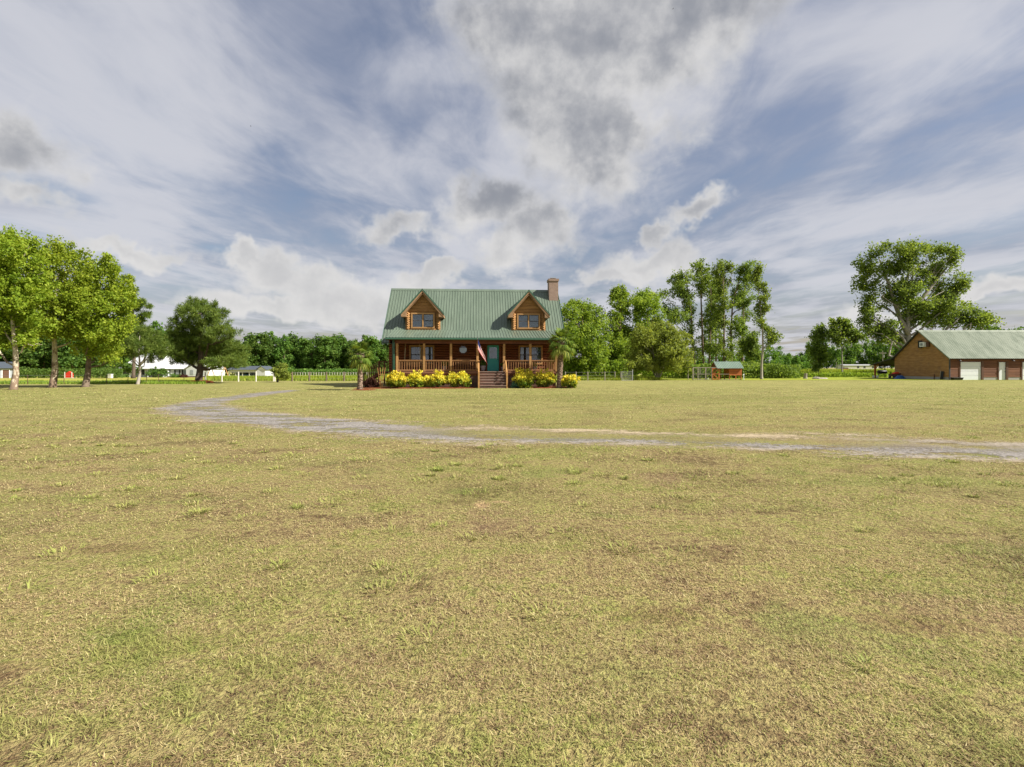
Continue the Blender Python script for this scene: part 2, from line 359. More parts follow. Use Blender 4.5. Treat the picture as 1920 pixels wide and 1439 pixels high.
# ------------------------------------------------------------------ ground
SPOTS = [(-.33, 5.62, .13, .22), (-.12, 5.72, .16, .07)]     # bare sandy scrapes
BROWN = [(1.98, 5.72, .22, .10), (-3.3, 4.25, .50, .2), (-2.6, 2.5, .3, .2), (.9, 3.1, .4, .2), (2.4, 3.0, .5, .25)]
def lawn_colour(t):
    p = POS(t)
    flat = SCALE(t, p, (1, 1, 0))
    big = NOISE(t, SCALE(t, flat, (.055, .12, 1)), 1.0, 4, .55, .3)
    med = NOISE(t, SCALE(t, flat, (.55, .9, 1)), 1.0, 5, .6, .2)
    fine = NOISE(t, flat, 9.0, 5, .7)
    mot = M(t, 'ADD', M(t, 'MULTIPLY', med, .5), M(t, 'MULTIPLY', fine, .5))
    col = RAMP(t, MR(t, mot, .36, .64, .22, .80, False), [(.26, (.115, .070, .036)), (.40, (.250, .180, .082)), (.52, (.340, .270, .110)), (.64, (.285, .260, .080)), (.78, (.175, .195, .045))])
    col = MIX(t, MR(t, big, .46, .64, 0, .45), col, (.245, .235, .066))
    col = MIX(t, MR(t, big, .30, .46, .45, 0), col, (.335, .265, .110))
    pt = NOISE(t, SCALE(t, flat, (.8, 1.1, 1)), 1.0, 3, .55, .5)
    col = MIX(t, MR(t, pt, .56, .68, 0, .5), col, (.165, .205, .045)); col = MIX(t, MR(t, pt, .30, .43, .40, 0), col, (.235, .135, .090))
    # the further lawn is greener
    y = node(t, 'ShaderNodeSeparateXYZ', {0: p}).outputs[1]
    col = MIX(t, MR(t, M(t, 'ADD', y, M(t, 'MULTIPLY', big, 14.0)), 12, 34, 0, .62), col, MIX(t, MR(t, med, .35, .65), (.215, .230, .058), (.325, .300, .100)))
    # an olive, thicker swath in front of the house
    sw = VM(t, 'LENGTH', VM(t, 'MULTIPLY', VM(t, 'SUBTRACT', p, (3.5, 25.5, 0)).outputs[0], (1/13.0, 1/3.4, 0)).outputs[0]).outputs['Value']
    col = MIX(t, MR(t, M(t, 'ADD', sw, M(t, 'MULTIPLY', med, .8)), 1.1, 1.5, .5, 0), col, (.19, .175, .05))
    for cx, cy, rx, ry in SPOTS:
        d = VM(t, 'LENGTH', VM(t, 'MULTIPLY', VM(t, 'SUBTRACT', p, (cx, cy, 0)).outputs[0], (1/rx, 1/ry, 0)).outputs[0]).outputs['Value']
        col = MIX(t, MR(t, M(t, 'ADD', d, fine), .9, 1.5, .85, 0), col, (.46, .30, .16))
    for cx, cy, rx, ry in BROWN:
        d = VM(t, 'LENGTH', VM(t, 'MULTIPLY', VM(t, 'SUBTRACT', p, (cx, cy, 0)).outputs[0], (1/rx, 1/ry, 0)).outputs[0]).outputs['Value']
        col = MIX(t, MR(t, M(t, 'ADD', d, fine), .6, 1.6, .5, 0), col, (.14, .075, .040))
    gn = NOISE(t, SCALE(t, flat, (.22, .5, 1)), 1.0, 5, .6, .4)
    col = MIX(t, MR(t, gn, .50, .66, 0, .42), col, (.225, .245, .058))
    col = MIX(t, 1.0, col, (1.05, 1.12, 1.14), 'MULTIPLY')
    return col, fine, p
def mat_lawn():
    m, t = new_mat('dry_lawn'); col, fine, p = lawn_colour(t)
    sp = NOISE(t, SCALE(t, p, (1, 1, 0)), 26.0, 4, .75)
    # soil, dead thatch and painted-in shade as dark gaps between the blades
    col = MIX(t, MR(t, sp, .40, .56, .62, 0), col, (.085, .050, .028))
    h = M(t, 'ADD', fine, NOISE(t, p, 45.0, 3, .7))
    finish(t, col, .95, h, .9, .05, .1)
    return m
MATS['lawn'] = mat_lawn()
def mat_blade():
    m, t = new_mat('grass_blade'); col, fine, p = lawn_colour(t)
    a = node(t, 'ShaderNodeAttribute', attribute_name='tint').outputs['Fac']
    g = node(t, 'ShaderNodeAttribute', attribute_name='green').outputs['Fac']
    straw = RAMP(t, a, [(0, (.12, .060, .040)), (.25, (.32, .190, .125)), (.7, (.50, .385, .175)), (1, (.68, .57, .30))])
    green = RAMP(t, a, [(0, (.085, .125, .020)), (.5, (.20, .25, .040)), (1, (.38, .40, .10))])
    c = MIX(t, 1.0, MIX(t, g, straw, green), (1.05, 1.10, 1.14), 'MULTIPLY')
    c = MIX(t, .30, c, col)
    p_ = node(t, 'ShaderNodeBsdfPrincipled', {'Base Color': c, 'Roughness': .6, 'Specular IOR Level': .2})
    tr = node(t, 'ShaderNodeBsdfTranslucent', {0: c})
    mx = node(t, 'ShaderNodeMixShader', {0: .3, 1: p_.outputs[0], 2: tr.outputs[0]})
    node(t, 'ShaderNodeOutputMaterial', {0: mx.outputs[0]})
    return m
MATS['blade'] = mat_blade()
def mat_field(name, a, b):
    m, t = new_mat(name); p = POS(t)
    n = NOISE(t, SCALE(t, p, (.12, .05, 1)), 1.0, 6, .65); f = NOISE(t, p, 2.5, 4, .7)
    finish(t, MIX(t, M(t, 'ADD', M(t, 'MULTIPLY', n, .6), M(t, 'MULTIPLY', f, .4)), a, b), .95, f, .8, .2, .1)
    return m
MATS['field'] = mat_field('green_field', (.17, .215, .024), (.30, .33, .045))
MATS['field_pale'] = mat_field('mown_field', (.235, .245, .040), (.36, .34, .075))

xs = np.unique(np.concatenate([np.linspace(-1800, -160, 18), np.arange(-160, 161, 8), np.linspace(160, 1800, 18)]))
ys = np.unique(np.concatenate([np.linspace(-400, -20, 8), np.arange(-20, 241, 8), np.linspace(240, 3000, 24)]))
gx, gy = np.meshgrid(xs, ys); gz = tz(gx, gy)
nx, ny = len(xs), len(ys)
idx = np.arange(nx*ny).reshape(ny, nx)
GF = np.stack([idx[:-1, :-1], idx[:-1, 1:], idx[1:, 1:], idx[1:, :-1]], -1).reshape(-1, 4)
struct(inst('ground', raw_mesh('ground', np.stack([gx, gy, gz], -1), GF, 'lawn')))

def sheet(name, mat, x0, x1, y0, y1, dz, nx_=30, ny_=24, wob=0.0):
    x, y = np.meshgrid(np.linspace(0, 1, nx_), np.linspace(0, 1, ny_))
    Y = y0+(y1-y0)*y; Y = Y+wob*(fbm(x*9, x*0, 5)-.5)*(1-y)
    X = x0+(x1-x0)*x
    i = np.arange(nx_*ny_).reshape(ny_, nx_)
    f = np.stack([i[:-1, :-1], i[:-1, 1:], i[1:, 1:], i[1:, :-1]], -1).reshape(-1, 4)
    return struct(inst(name, raw_mesh(name, np.stack([X, Y, tz(X, Y)+dz], -1), f, mat)))
sheet('hay_field', 'field', -150, -9, 58.5, 230, .03, 60, 60, 2.0)
sheet('mown_field', 'field_pale', -190, -44, 49.5, 150, .045, 50, 40, 2.0)
sheet('meadow', 'field', -9, 62, 60, 110, .02, 40, 20, 2.0)
sheet('crop_field', 'field', 30, 330, 84, 285, .06, 40, 30, 2.0)

# ------------------------------------------------------------------ gravel driveway
DRIVE = [(40, 5.2), (26, 6.8), (15, 8.3), (9.4, 9.35), (7.6, 9.8), (5.8, 10.2), (3.8, 10.7), (.5, 11.35), (-2, 12.0), (-5.0, 13.5),
         (-7.6, 15.1), (-10.0, 17.2), (-12.3, 19.8), (-13.6, 23.5), (-14.2, 29.0), (-14.4, 34.0)]
def catmull(pts, n=14):
    out = []
    P_ = [pts[0]]+pts+[pts[-1]]
    for i in range(1, len(P_)-2):
        p0, p1, p2, p3 = [np.array(q, float) for q in P_[i-1:i+3]]
        for j in range(n):
            u = j/n
            out.append(.5*((2*p1)+(-p0+p2)*u+(2*p0-5*p1+4*p2-p3)*u*u+(-p0+3*p1-3*p2+p3)*u**3))
    out.append(np.array(pts[-1], float)); return np.array(out)
DP = catmull(DRIVE)
def drive_dist(x, y):
    d = np.full(np.shape(x), 1e9); 
    for p in DP[::2]: d = np.minimum(d, np.hypot(x-p[0], y-p[1]))
    return d
def mat_gravel():
    m, t = new_mat('driveway_gravel'); p = POS(t)
    u = node(t, 'ShaderNodeAttribute', attribute_name='u').outputs['Fac']
    mid = node(t, 'ShaderNodeAttribute', attribute_name='mid').outputs['Fac']
    au = M(t, 'ABSOLUTE', u)
    n1 = NOISE(t, SCALE(t, p, (.5, 1.0, 1)), 1.0, 5, .65, .3); n2 = NOISE(t, p, 7.0, 4, .7)
    vor = node(t, 'ShaderNodeTexVoronoi', {'Vector': p, 'Scale': 34.0}).outputs['Color']
    vs = node(t, 'ShaderNodeSeparateColor', {0: vor}).outputs[0]
    grey = MIX(t, vs, (.115, .106, .098), (.33, .305, .282))
    grey = MIX(t, M(t, 'MULTIPLY', n2, .5), grey, (.215, .198, .182))
    sand = MIX(t, n2, (.27, .21, .125), (.48, .40, .28))
    e = M(t, 'ADD', au, M(t, 'MULTIPLY', M(t, 'SUBTRACT', n1, .5), 1.1))
    sandy = M(t, 'MAXIMUM', MR(t, e, .42, .85), M(t, 'MULTIPLY', mid, MR(t, M(t, 'ADD', u, M(t, 'MULTIPLY', n1, .5)), .10, .40)))
    col = MIX(t, sandy, grey, sand)
    e2 = M(t, 'ADD', M(t, 'ADD', au, M(t, 'MULTIPLY', M(t, 'SUBTRACT', n1, .5), 2.0)), M(t, 'MULTIPLY', M(t, 'SUBTRACT', n2, .5), 1.3))
    edge = MR(t, e2, .45, .98, 1, 0)
    strip = M(t, 'MULTIPLY', mid, MR(t, M(t, 'ADD', M(t, 'ABSOLUTE', M(t, 'ADD', u, -.05)), M(t, 'MULTIPLY', M(t, 'SUBTRACT', n2, .5), 1.5)), .16, .46, .95, 0))
    pat = MR(t, M(t, 'ADD', M(t, 'MULTIPLY', NOISE(t, SCALE(t, p, (.6, 1.3, 1)), 1.1, 4, .6), .6), M(t, 'MULTIPLY', n2, .4)), .47, .60, 0, .95)
    alpha = M(t, 'MULTIPLY', edge, M(t, 'SUBTRACT', 1.0, M(t, 'MAXIMUM', strip, pat)), clamp=True)
    b = node(t, 'ShaderNodeBump', {'Height': M(t, 'ADD', vs, n2), 'Strength': .7, 'Distance': .02})
    pr = node(t, 'ShaderNodeBsdfPrincipled', {'Base Color': col, 'Roughness': .95, 'Specular IOR Level': .15, 'Normal': b.outputs[0]})
    mx = node(t, 'ShaderNodeMixShader', {0: alpha, 1: node(t, 'ShaderNodeBsdfTransparent').outputs[0], 2: pr.outputs[0]})
    node(t, 'ShaderNodeOutputMaterial', {0: mx.outputs[0]})
    return m
MATS['gravel'] = mat_gravel()
W = 13; T = np.gradient(DP, axis=0); T /= np.linalg.norm(T, axis=1)[:, None]; Nn = np.stack([-T[:, 1], T[:, 0]], 1)
uu = np.linspace(-1, 1, W); hw = 1.75+.35*np.sin(np.arange(len(DP))*.13)
hw = hw*np.interp(DP[:, 1], [8, 12, 14.5, 17, 20, 30, 34], [1, .95, 1.2, .8, .85, .6, .3])
dv = DP[:, None, :]+Nn[:, None, :]*(uu[None, :, None]*hw[:, None, None])
dv = np.concatenate([dv, np.full(dv.shape[:2]+(1,), .006)], -1)
i = np.arange(len(DP)*W).reshape(-1, W)
df = np.stack([i[:-1, :-1], i[:-1, 1:], i[1:, 1:], i[1:, :-1]], -1).reshape(-1, 4)
midv = sstep(-3.5, -.5, DP[:, 0])*(1-sstep(6.0, 8.5, DP[:, 0])*.6)
struct(inst('driveway', raw_mesh('driveway', dv, df, 'gravel', None, {'u': np.tile(-uu, len(DP)), 'mid': np.repeat(midv, W)})))

# ------------------------------------------------------------------ grass blades (short, dry, lying every way)
rng = np.random.default_rng(11)
def blades(y0, y1, dens, lmin, lmax, wid):
    n = int(dens*((1.06*(y0+y1)+3.0)*(y1-y0)))
    y = np.sqrt(rng.uniform(y0**2, y1**2, n)); x = rng.uniform(-1, 1, n)*(1.06*y+1.5)
    dd = drive_dist(x, y); keep = rng.uniform(0, 1, n) < np.clip((dd-.75)/.9, 0.05, 1)
    tuft = fbm(x*2.6, y*2.6, 3); patch = fbm(x*.7+7, y*.7, 9); thin = fbm(x*3.1, y*3.1, 21)
    keep &= rng.uniform(0, 1, n) < .22+1.3*sstep(.36, .60, thin)
    for cx, cy, rx, ry in SPOTS+BROWN:
        keep &= (np.hypot((x-cx)/rx, (y-cy)/ry) > .95) | (rng.uniform(0, 1, n) < .25)
    x, y, tuft, patch = x[keep], y[keep], tuft[keep], patch[keep]; n = len(x)
    lush = sstep(.46, .58, tuft)*sstep(.34, .54, patch)
    near = sstep(4.2, 2.0, y) if y0 < 4.2 else 0.0
    lush = np.clip(lush*(.55+.6*near)+.25*near*sstep(.45, .6, patch), 0, 1)
    gr = (rng.uniform(0, 1, n) < .12+.18*sstep(6, 13, y)+.75*lush+.30*sstep(.45, .62, patch)+.28*sstep(3.4, 2.0, y)).astype(float)*rng.uniform(.55, 1, n)
    L = rng.uniform(lmin, lmax, n)*(.70+.35*lush); ang = rng.uniform(0, 2*np.pi, n)
    rise = np.clip(rng.normal(.28, .2, n)+.18*lush, .04, .95)
    w = wid*rng.uniform(.7, 1.3, n)
    dx, dy = np.cos(ang), np.sin(ang); px_, py_ = -dy*w/2, dx*w/2
    hz = np.sqrt(np.clip(1-rise**2, .05, 1))
    m1 = np.stack([x+dx*L*hz*.45, y+dy*L*hz*.45, L*rise*.62], -1)
    tip = np.stack([x+dx*L*hz, y+dy*L*hz, L*rise*.92], -1)
    z0 = rng.uniform(0, .012, n)
    V = np.stack([np.stack([x-px_, y-py_, z0], -1), np.stack([x+px_, y+py_, z0], -1), m1+np.stack([px_, py_, 0*x], -1)*.9, tip, m1-np.stack([px_, py_, 0*x], -1)*.9], 1)
    b = np.arange(n)[:, None]*5
    Fq = np.concatenate([b+np.array([[0, 1, 2, 4]])], 0); Ft = b+np.array([[4, 2, 3, 3]])
    t_ = np.repeat(np.clip(rng.normal(.56, .28, n), 0, 1), 5)
    return V.reshape(-1, 3), b, t_, np.repeat(gr, 5)
VV, BB, TT, GG = [], [], [], []; off = 0
for a in ((1.6, 3.0, 10300, .018, .055, .0027), (3.0, 5.0, 5800, .02, .055, .0038), (5.0, 8.0, 2500, .022, .058, .0062), (8.0, 13, 850, .03, .07, .012), (13, 22, 230, .03, .075, .022), (22, 38, 70, .035, .08, .04)):
    v, b, t_, g_ = blades(*a); VV.append(v); BB.append(b+off); TT.append(t_); GG.append(g_); off += len(v)
for k_ in range(190):                                       # taller green weed tufts standing out of the turf
    cy = math.sqrt(rng.uniform(1.8**2, 11**2)); cx = rng.uniform(-1, 1)*(cy+1)
    if drive_dist(np.array([cx]), np.array([cy]))[0] < 1.4: continue
    m = int(rng.integers(24, 80)); rad = rng.uniform(.05, .20); a = rng.uniform(0, 6.28, m); r_ = rad*np.sqrt(rng.uniform(0, 1, m)); x = cx+r_*np.cos(a); y = cy+r_*np.sin(a)
    L = rng.uniform(.035, .085, m); th = a+rng.normal(0, .6, m); rise = rng.uniform(.2, .75, m); hz = np.sqrt(1-rise**2); w = (.0032+.0006*cy)*rng.uniform(.8, 1.5, m); dx, dy = np.cos(th), np.sin(th); qx, qy = -dy*w/2, dx*w/2; O_ = 0*x
    m1 = np.stack([x+dx*L*hz*.4, y+dy*L*hz*.4, L*rise*.65], -1); tip = np.stack([x+dx*L*hz, y+dy*L*hz, L*rise*.9], -1); q = np.stack([qx, qy, O_], -1)
    v = np.stack([np.stack([x, y, O_], -1)-q, np.stack([x, y, O_], -1)+q, m1+q, tip, m1-q], 1).reshape(-1, 3)
    VV.append(v); BB.append(np.arange(m)[:, None]*5+off); off += len(v); TT.append(np.repeat(np.clip(rng.normal(.62, .22, m), 0, 1), 5)); GG.append(np.full(m*5, rng.uniform(.75, 1.0)))
VV = np.concatenate(VV); BB = np.concatenate(BB); 
tri = np.concatenate([BB+np.array([[0, 1, 2]]), BB+np.array([[0, 2, 4]]), BB+np.array([[4, 2, 3]])])
lawn_grass = inst('lawn_grass', raw_mesh('lawn_grass', VV, tri, 'blade', np.concatenate(TT), {'green': np.concatenate(GG)}))
tag(lawn_grass, 'short dry yellow-green grass of the wide front lawn', 'grass', kind='stuff')
print('grass blades', len(BB))

# ------------------------------------------------------------------ foliage
def leaf_quads(C, out, size, rg, aspect=.62, bias=.5, along=False):
    n = len(C)
    rnd = rg.normal(size=(n, 3)); rnd /= np.linalg.norm(rnd, axis=1)[:, None]
    nr = out*bias+rnd; nr /= np.linalg.norm(nr, axis=1)[:, None]+1e-9
    if along:
        t = out+.55*rg.normal(size=(n, 3))
    else:
        t = np.cross(nr, rg.normal(size=(n, 3)))
    t /= np.linalg.norm(t, axis=1)[:, None]+1e-9
    b = np.cross(nr, t); b /= np.linalg.norm(b, axis=1)[:, None]+1e-9
    s = (size*rg.uniform(.4, 1.45, n))[:, None]*.5; w = s*aspect
    if along: V = np.stack([C-b*w*.5, C+b*w*.5, C+t*s*2+b*w*.35, C+t*s*2-b*w*.35], 1)
    else: V = np.stack([C-t*s, C+b*w+nr*s*.18, C+t*s, C-b*w+nr*s*.18], 1)
    F_ = np.arange(n*4).reshape(n, 4)
    return V.reshape(-1, 3), F_
def crown_mesh(name, lobes, mat, rg, leaf=.2, clump=.6, per=60, cover=1.0, needle=False, flat=1.0, tint_fn=None, bias=.6):
    """lobes: (cx,cy,cz,rx,ry,rz). Small leafy clumps spread through each lobe's outer volume."""
    Cs, Os, Ts = [], [], []
    for (cx, cy, cz, rx, ry, rz) in lobes:
        vol = (rx*ry*rz)**(1/3.); nc = max(4, int(cover*5.0*(vol/clump)**2.2))
        for _ in range(nc):
            d = rg.normal(size=3); d /= np.linalg.norm(d); r = rg.uniform(.2, 1.0)**.6*(1.22 if rg.uniform() < .3 else 1.0)
            c = np.array([cx, cy, cz])+d*np.array([rx, ry, rz])*r
            cr = clump*rg.uniform(.55, 1.25); m = int(per*rg.uniform(.6, 1.3))
            dd = rg.normal(size=(m, 3)); dd /= np.linalg.norm(dd, axis=1)[:, None]
            rr = rg.uniform(0.05, 1, m)[:, None]**.6*(1+.4*(rg.uniform(size=m)[:, None] < .12))
            p = c+dd*rr*cr*np.array([1, 1, flat])
            o = dd*.7+d*.3+np.array([0, 0, .15])
            Cs.append(p if not needle else c+dd*rr*cr*.45*np.array([1, 1, flat])); Os.append(o)
            base = .46+rg.normal()*.13
            Ts.append(np.clip(base+rg.normal(size=m)*.17, 0, 1))
    C = np.concatenate(Cs); O = np.concatenate(Os); T_ = np.concatenate(Ts)
    if tint_fn is not None: T_ = tint_fn(C, T_, rg)
    V, F_ = leaf_quads(C, O, leaf, rg, .24 if needle else .66, bias, needle)
    return raw_mesh(name, V, F_, mat, np.repeat(T_, 4))
def wander(a, b, rg, n=5, amp=.08):
    a, b = np.array(a, float), np.array(b, float); L = np.linalg.norm(b-a)
    return [a+(b-a)*k_/n+(rg.normal(size=3)*amp*L*math.sin(math.pi*k_/n)*.5 if 0 < k_ < n else 0) for k_ in range(n+1)]
def trunk_mesh(name, lobes, mat, rg, r0, top, base_pts=None, limbs=1.0, flare=1.5, nseg=8, twig=.012):
    mb = MB(); pts = base_pts or wander((0, 0, 0), top, rg, 7, .035)
    pts = [np.array(p, float) for p in pts]; m = len(pts)-1; H = pts[-1][2]
    rs = [r0*(flare if k_ == 0 else 1.0)*(1-.86*(k_/m)) for k_ in range(m+1)]
    pts.insert(1, pts[0]+(pts[1]-pts[0])*.12); rs.insert(1, r0*1.02)
    mb.tube(pts, rs, nseg)
    zz = [p[2] for p in pts]
    for (cx, cy, cz, rx, ry, rz) in lobes:
        if rg.uniform() > limbs: continue
        hd = math.hypot(cx, cy); za = max(H*.16, min(cz-.75*hd-.2*rz, H*.93)); 
        k_ = max(1, min(len(zz)-1, int(np.searchsorted(zz, za)))); f = (za-zz[k_-1])/max(1e-3, zz[k_]-zz[k_-1]); f = min(max(f, 0), 1)
        a = pts[k_-1]+(pts[k_]-pts[k_-1])*f; ra = (rs[k_-1]*(1-f)+rs[k_]*f)*.55
        ra = min(ra, .035*np.linalg.norm(np.array([cx, cy, cz])-a)+.02)
        br = wander(a, (cx, cy, cz), rg, 4, .16)
        mb.tube(br, [ra, ra*.8, ra*.6, ra*.42, twig], 5, False)
        for _ in range(3):
            d = rg.normal(size=3); d /= np.linalg.norm(d)
            e = np.array([cx, cy, cz])+d*np.array([rx, ry, rz])*.85; s0 = br[int(rg.integers(2, 5))]
            mb.tube(wander(s0, e, rg, 3, .2), [ra*.42, ra*.3, ra*.2, twig*.7], 4, False)
    return mb.mesh(name, mat, True)
def px_lobes(px0, Y, z0, spec, rg, depth=.9, spread=.5):
    out = []
    for (px, py, rx, rz) in spec:
        a = rx/F*Y; b = rz/F*Y
        dy = float(np.clip(rg.normal(), -1.6, 1.6))*spread*a
        out.append(((px-px0)/F*Y+dy*(px0-960)/F, dy, PZ(py, Y)-z0, a, max(a, b)*depth, b))
    return out
def wide(spec, f): return [(a, b, c*f, d*1.08) for a, b, c, d in spec]
def px_tree(name, label, px0, Y, spec, leafmat, barkmat, r0, seed, leaf=.2, clump=.55, per=60, cover=1.0, needle=False, flat=1.0, top=None, path=None, limbs=1.0, depth=.9, cat='tree', group=None, extra_paths=None, tint_fn=None, spread=.5, twig=.012):
    rg = np.random.default_rng(seed); x = PX(px0, Y); z0 = float(tz(x, Y))
    t = thing(name, label, cat, (x, Y, z0), 0, group)
    lobes = px_lobes(px0, Y, z0, spec, rg, depth, spread); limb_lobes = lobes
    if not needle and cover > 1.0:                    # foliage also runs along the limbs between the lobes
        base = list(lobes); lobes = list(lobes)
        for a_ in base:
            near_ = sorted(base, key=lambda q: (q[0]-a_[0])**2+(q[2]-a_[2])**2+1e3*(q is a_))[:2]
            for b_ in near_: lobes.append(tuple((a_[i_]+b_[i_])/2 for i_ in range(3))+(min(a_[3], b_[3])*.6, min(a_[4], b_[4])*.6, min(a_[5], b_[5])*.65))
    if path: bp = [((p-px0)/F*Y, 0.15*math.sin(i_*1.3)*(i_ > 0), PZ(q, Y)-z0) for i_, (p, q) in enumerate(path)]; bp[0] = (bp[0][0], 0, -.05)
    else: bp = None
    hi = max(l[2] for l in lobes); tp = (float(np.mean([l[0] for l in lobes])), 0, hi)
    inst('trunk', trunk_mesh('trunk', limb_lobes, barkmat, rg, r0, tp, bp, limbs, twig=twig), t)
    if extra_paths:
        for pth in extra_paths:
            bp2 = [((p-px0)/F*Y, (i_*.12)*(1 if pth[0][0] > px0 else -1), PZ(q, Y)-z0) for i_, (p, q) in enumerate(pth)]
            mb = MB().tube(bp2, [r0*.8*(1-.8*i_/(len(bp2)-1)) for i_ in range(len(bp2))], 6); mb.build('stem', barkmat, t, True)
    inst('crown', crown_mesh('crown', lobes, leafmat, rg, leaf, clump, per, cover, needle, flat, tint_fn), t)
    return t

# --- three sycamores on the left
px_tree('sycamore_tree', 'tall light green sycamore at the left edge, nearest of three with pale trunks', 25, 34.7,
        [(-25,500,55,50),(30,450,34,27),(55,462,22,20),(5,480,40,30),(-20,570,60,55),(45,520,42,36),(20,560,48,42),(70,560,28,42),(35,610,48,22),(60,640,26,12),(-30,640,40,22),(75,500,14,18)],
        'leaf_syc', 'bark_syc', .21, 1, .165, .42, 62, 1.0, path=[(25,731),(26,700),(27,660),(26,600),(27,540),(30,470)], spread=.7)
px_tree('sycamore_tree', 'bright green sycamore with mottled white bark, middle of three beside the field', 98, 38.4,
        [(102,470,24,17),(122,472,20,16),(148,490,22,20),(90,500,32,24),(130,520,34,30),(105,545,44,32),(150,560,34,36),(80,570,34,32),(125,590,48,28),(105,620,44,18),(160,610,26,26),(70,610,26,18)],
        'leaf_syc', 'bark_syc', .24, 2, .165, .44, 62, 1.0, path=[(98,727),(100,695),(101,660),(103,610),(106,560),(112,500)], spread=.7)
px_tree('sycamore_tree', 'rounded green sycamore with brown trunk, rightmost of the three beside the field', 160, 39.5,
        [(178,500,24,18),(200,505,24,18),(222,535,22,24),(185,535,38,28),(235,570,20,26),(205,575,42,32),(170,580,38,34),(232,605,22,22),(190,625,44,28),(205,652,32,18),(203,670,16,8),(150,610,26,24),(165,655,26,14)],
        'leaf_syc', 'bark', .24, 3, .165, .44, 64, 1.0, path=[(160,726),(162,700),(165,675),(170,640),(178,590),(188,530)], spread=.7)
# --- pines and small trees on the left
ptint = lambda C, T_, rg: np.clip(T_, 0, 1)
pine = px_tree('pine_tree', 'broad dark green pine with thick bare lower trunk in a mulch ring', 372, 50.5,
        [(365,570,18,10),(385,573,20,11),(345,582,16,10),(405,588,20,13),(370,592,34,14),(340,606,22,13),(395,612,34,15),(360,622,38,15),(412,628,30,14),(332,632,20,12),(385,642,48,16),(345,652,36,14),(425,652,34,14),(445,668,20,11),(328,664,22,10),(385,668,46,14),(420,680,34,10),(447,684,14,7),(345,676,22,7)],
        'needle', 'barkdark', .34, 4, .24, .34, 54, 1.15, needle=True, flat=.8, path=[(372,719),(374,690),(376,660),(377,625),(376,590),(377,565)], spread=.8)
px_tree('pine_tree', 'thin tall pine top sticking out behind the rightmost sycamore', 250, 72,
        [(212,505,12,9),(238,526,9,8),(243,545,10,9),(262,568,10,7),(250,575,12,10),(270,592,11,6),(258,604,12,8),(276,572,6,5),(262,626,20,10)],
        'needle', 'barkdark', .22, 5, .34, .45, 80, 1.5, needle=True, flat=.7, path=[(250,707),(251,640),(249,590),(245,540),(240,520)])
px_tree('small_tree', 'small forked olive green tree on the lawn before the white house', 258, 45.7,
        [(255,622,22,15),(282,632,26,18),(238,645,22,15),(268,652,40,18),(300,655,18,20),(292,668,18,10),(225,660,14,9),(240,664,12,6)],
        'needle', 'barkpale', .14, 6, .20, .32, 60, .95, needle=True, path=[(258,721),(260,700),(261,684),(262,660),(264,630)], extra_paths=[[(261,686),(268,676),(273,660),(276,640)]])
px_tree('sapling_tree', 'small yellow green leaning tree standing alone at the lawn edge', 520, 52,
        [(530,688,8,6),(524,694,12,7),(533,699,9,7),(522,703,9,5),(539,707,5,5),(513,696,5,4)],
        'leaf_olive', 'barkdark', .12, 7, .14, .22, 50, 1.1, path=[(520,718),(520,710),(523,700),(527,690)], twig=.006)

# --- background tree library
def library(seed, lobes, leafmat, leaf, clump, per, cover, r0, top, barkmat='bark'):
    rg = np.random.default_rng(seed)
    return (trunk_mesh('trunk', lobes, barkmat, rg, r0, top, None, .8), crown_mesh('crown', lobes, leafmat, rg, leaf, clump, per, cover))
def rand_lobes(seed, H, Rr, zlow, n, narrow=1.0):
    rg = np.random.default_rng(seed); out = []
    for i_ in range(n):
        u = (i_+.5)/n; z = zlow+(H-zlow)*u
        prof = math.sin(math.pi*min(1, (.22+.78*u)**.9))**.6*Rr*narrow
        for _ in range(2 if u < .8 else 1):
            a = rg.uniform(0, 6.28); d = prof*rg.uniform(.25, .75); r = max(.12*H, prof*rg.uniform(.4, .6))
            out.append((math.cos(a)*d, math.sin(a)*d, z, r, r, r*rg.uniform(.6, .95)))
    return out
WOOD = [library(100+s, rand_lobes(100+s, 14.0, 3.4+.5*(s % 3), 1.8, 7), 'leaf_wood', .62, .95, 26, .95, .22, (0, 0, 12.6)) for s in range(5)]
MIDL = [library(140+s, rand_lobes(140+s, 10.0, 2.8, 1.2, 6), 'leaf_wood', .40, .70, 34, 1.0, .18, (0, 0, 9)) for s in range(3)]
def lib_tree(lib, name, label, px, Y, h, H0, rg, group, cat='tree', wide=1.0):
    x = PX(px, Y); t = thing(name, label, cat, (x, Y, float(tz(x, Y))), rg.uniform(0, 6.28), group); s = h/H0
    t.scale = (s*wide, s*wide, s)
    inst('trunk', lib[0], t); inst('crown', lib[1], t); return t
rg = np.random.default_rng(5)
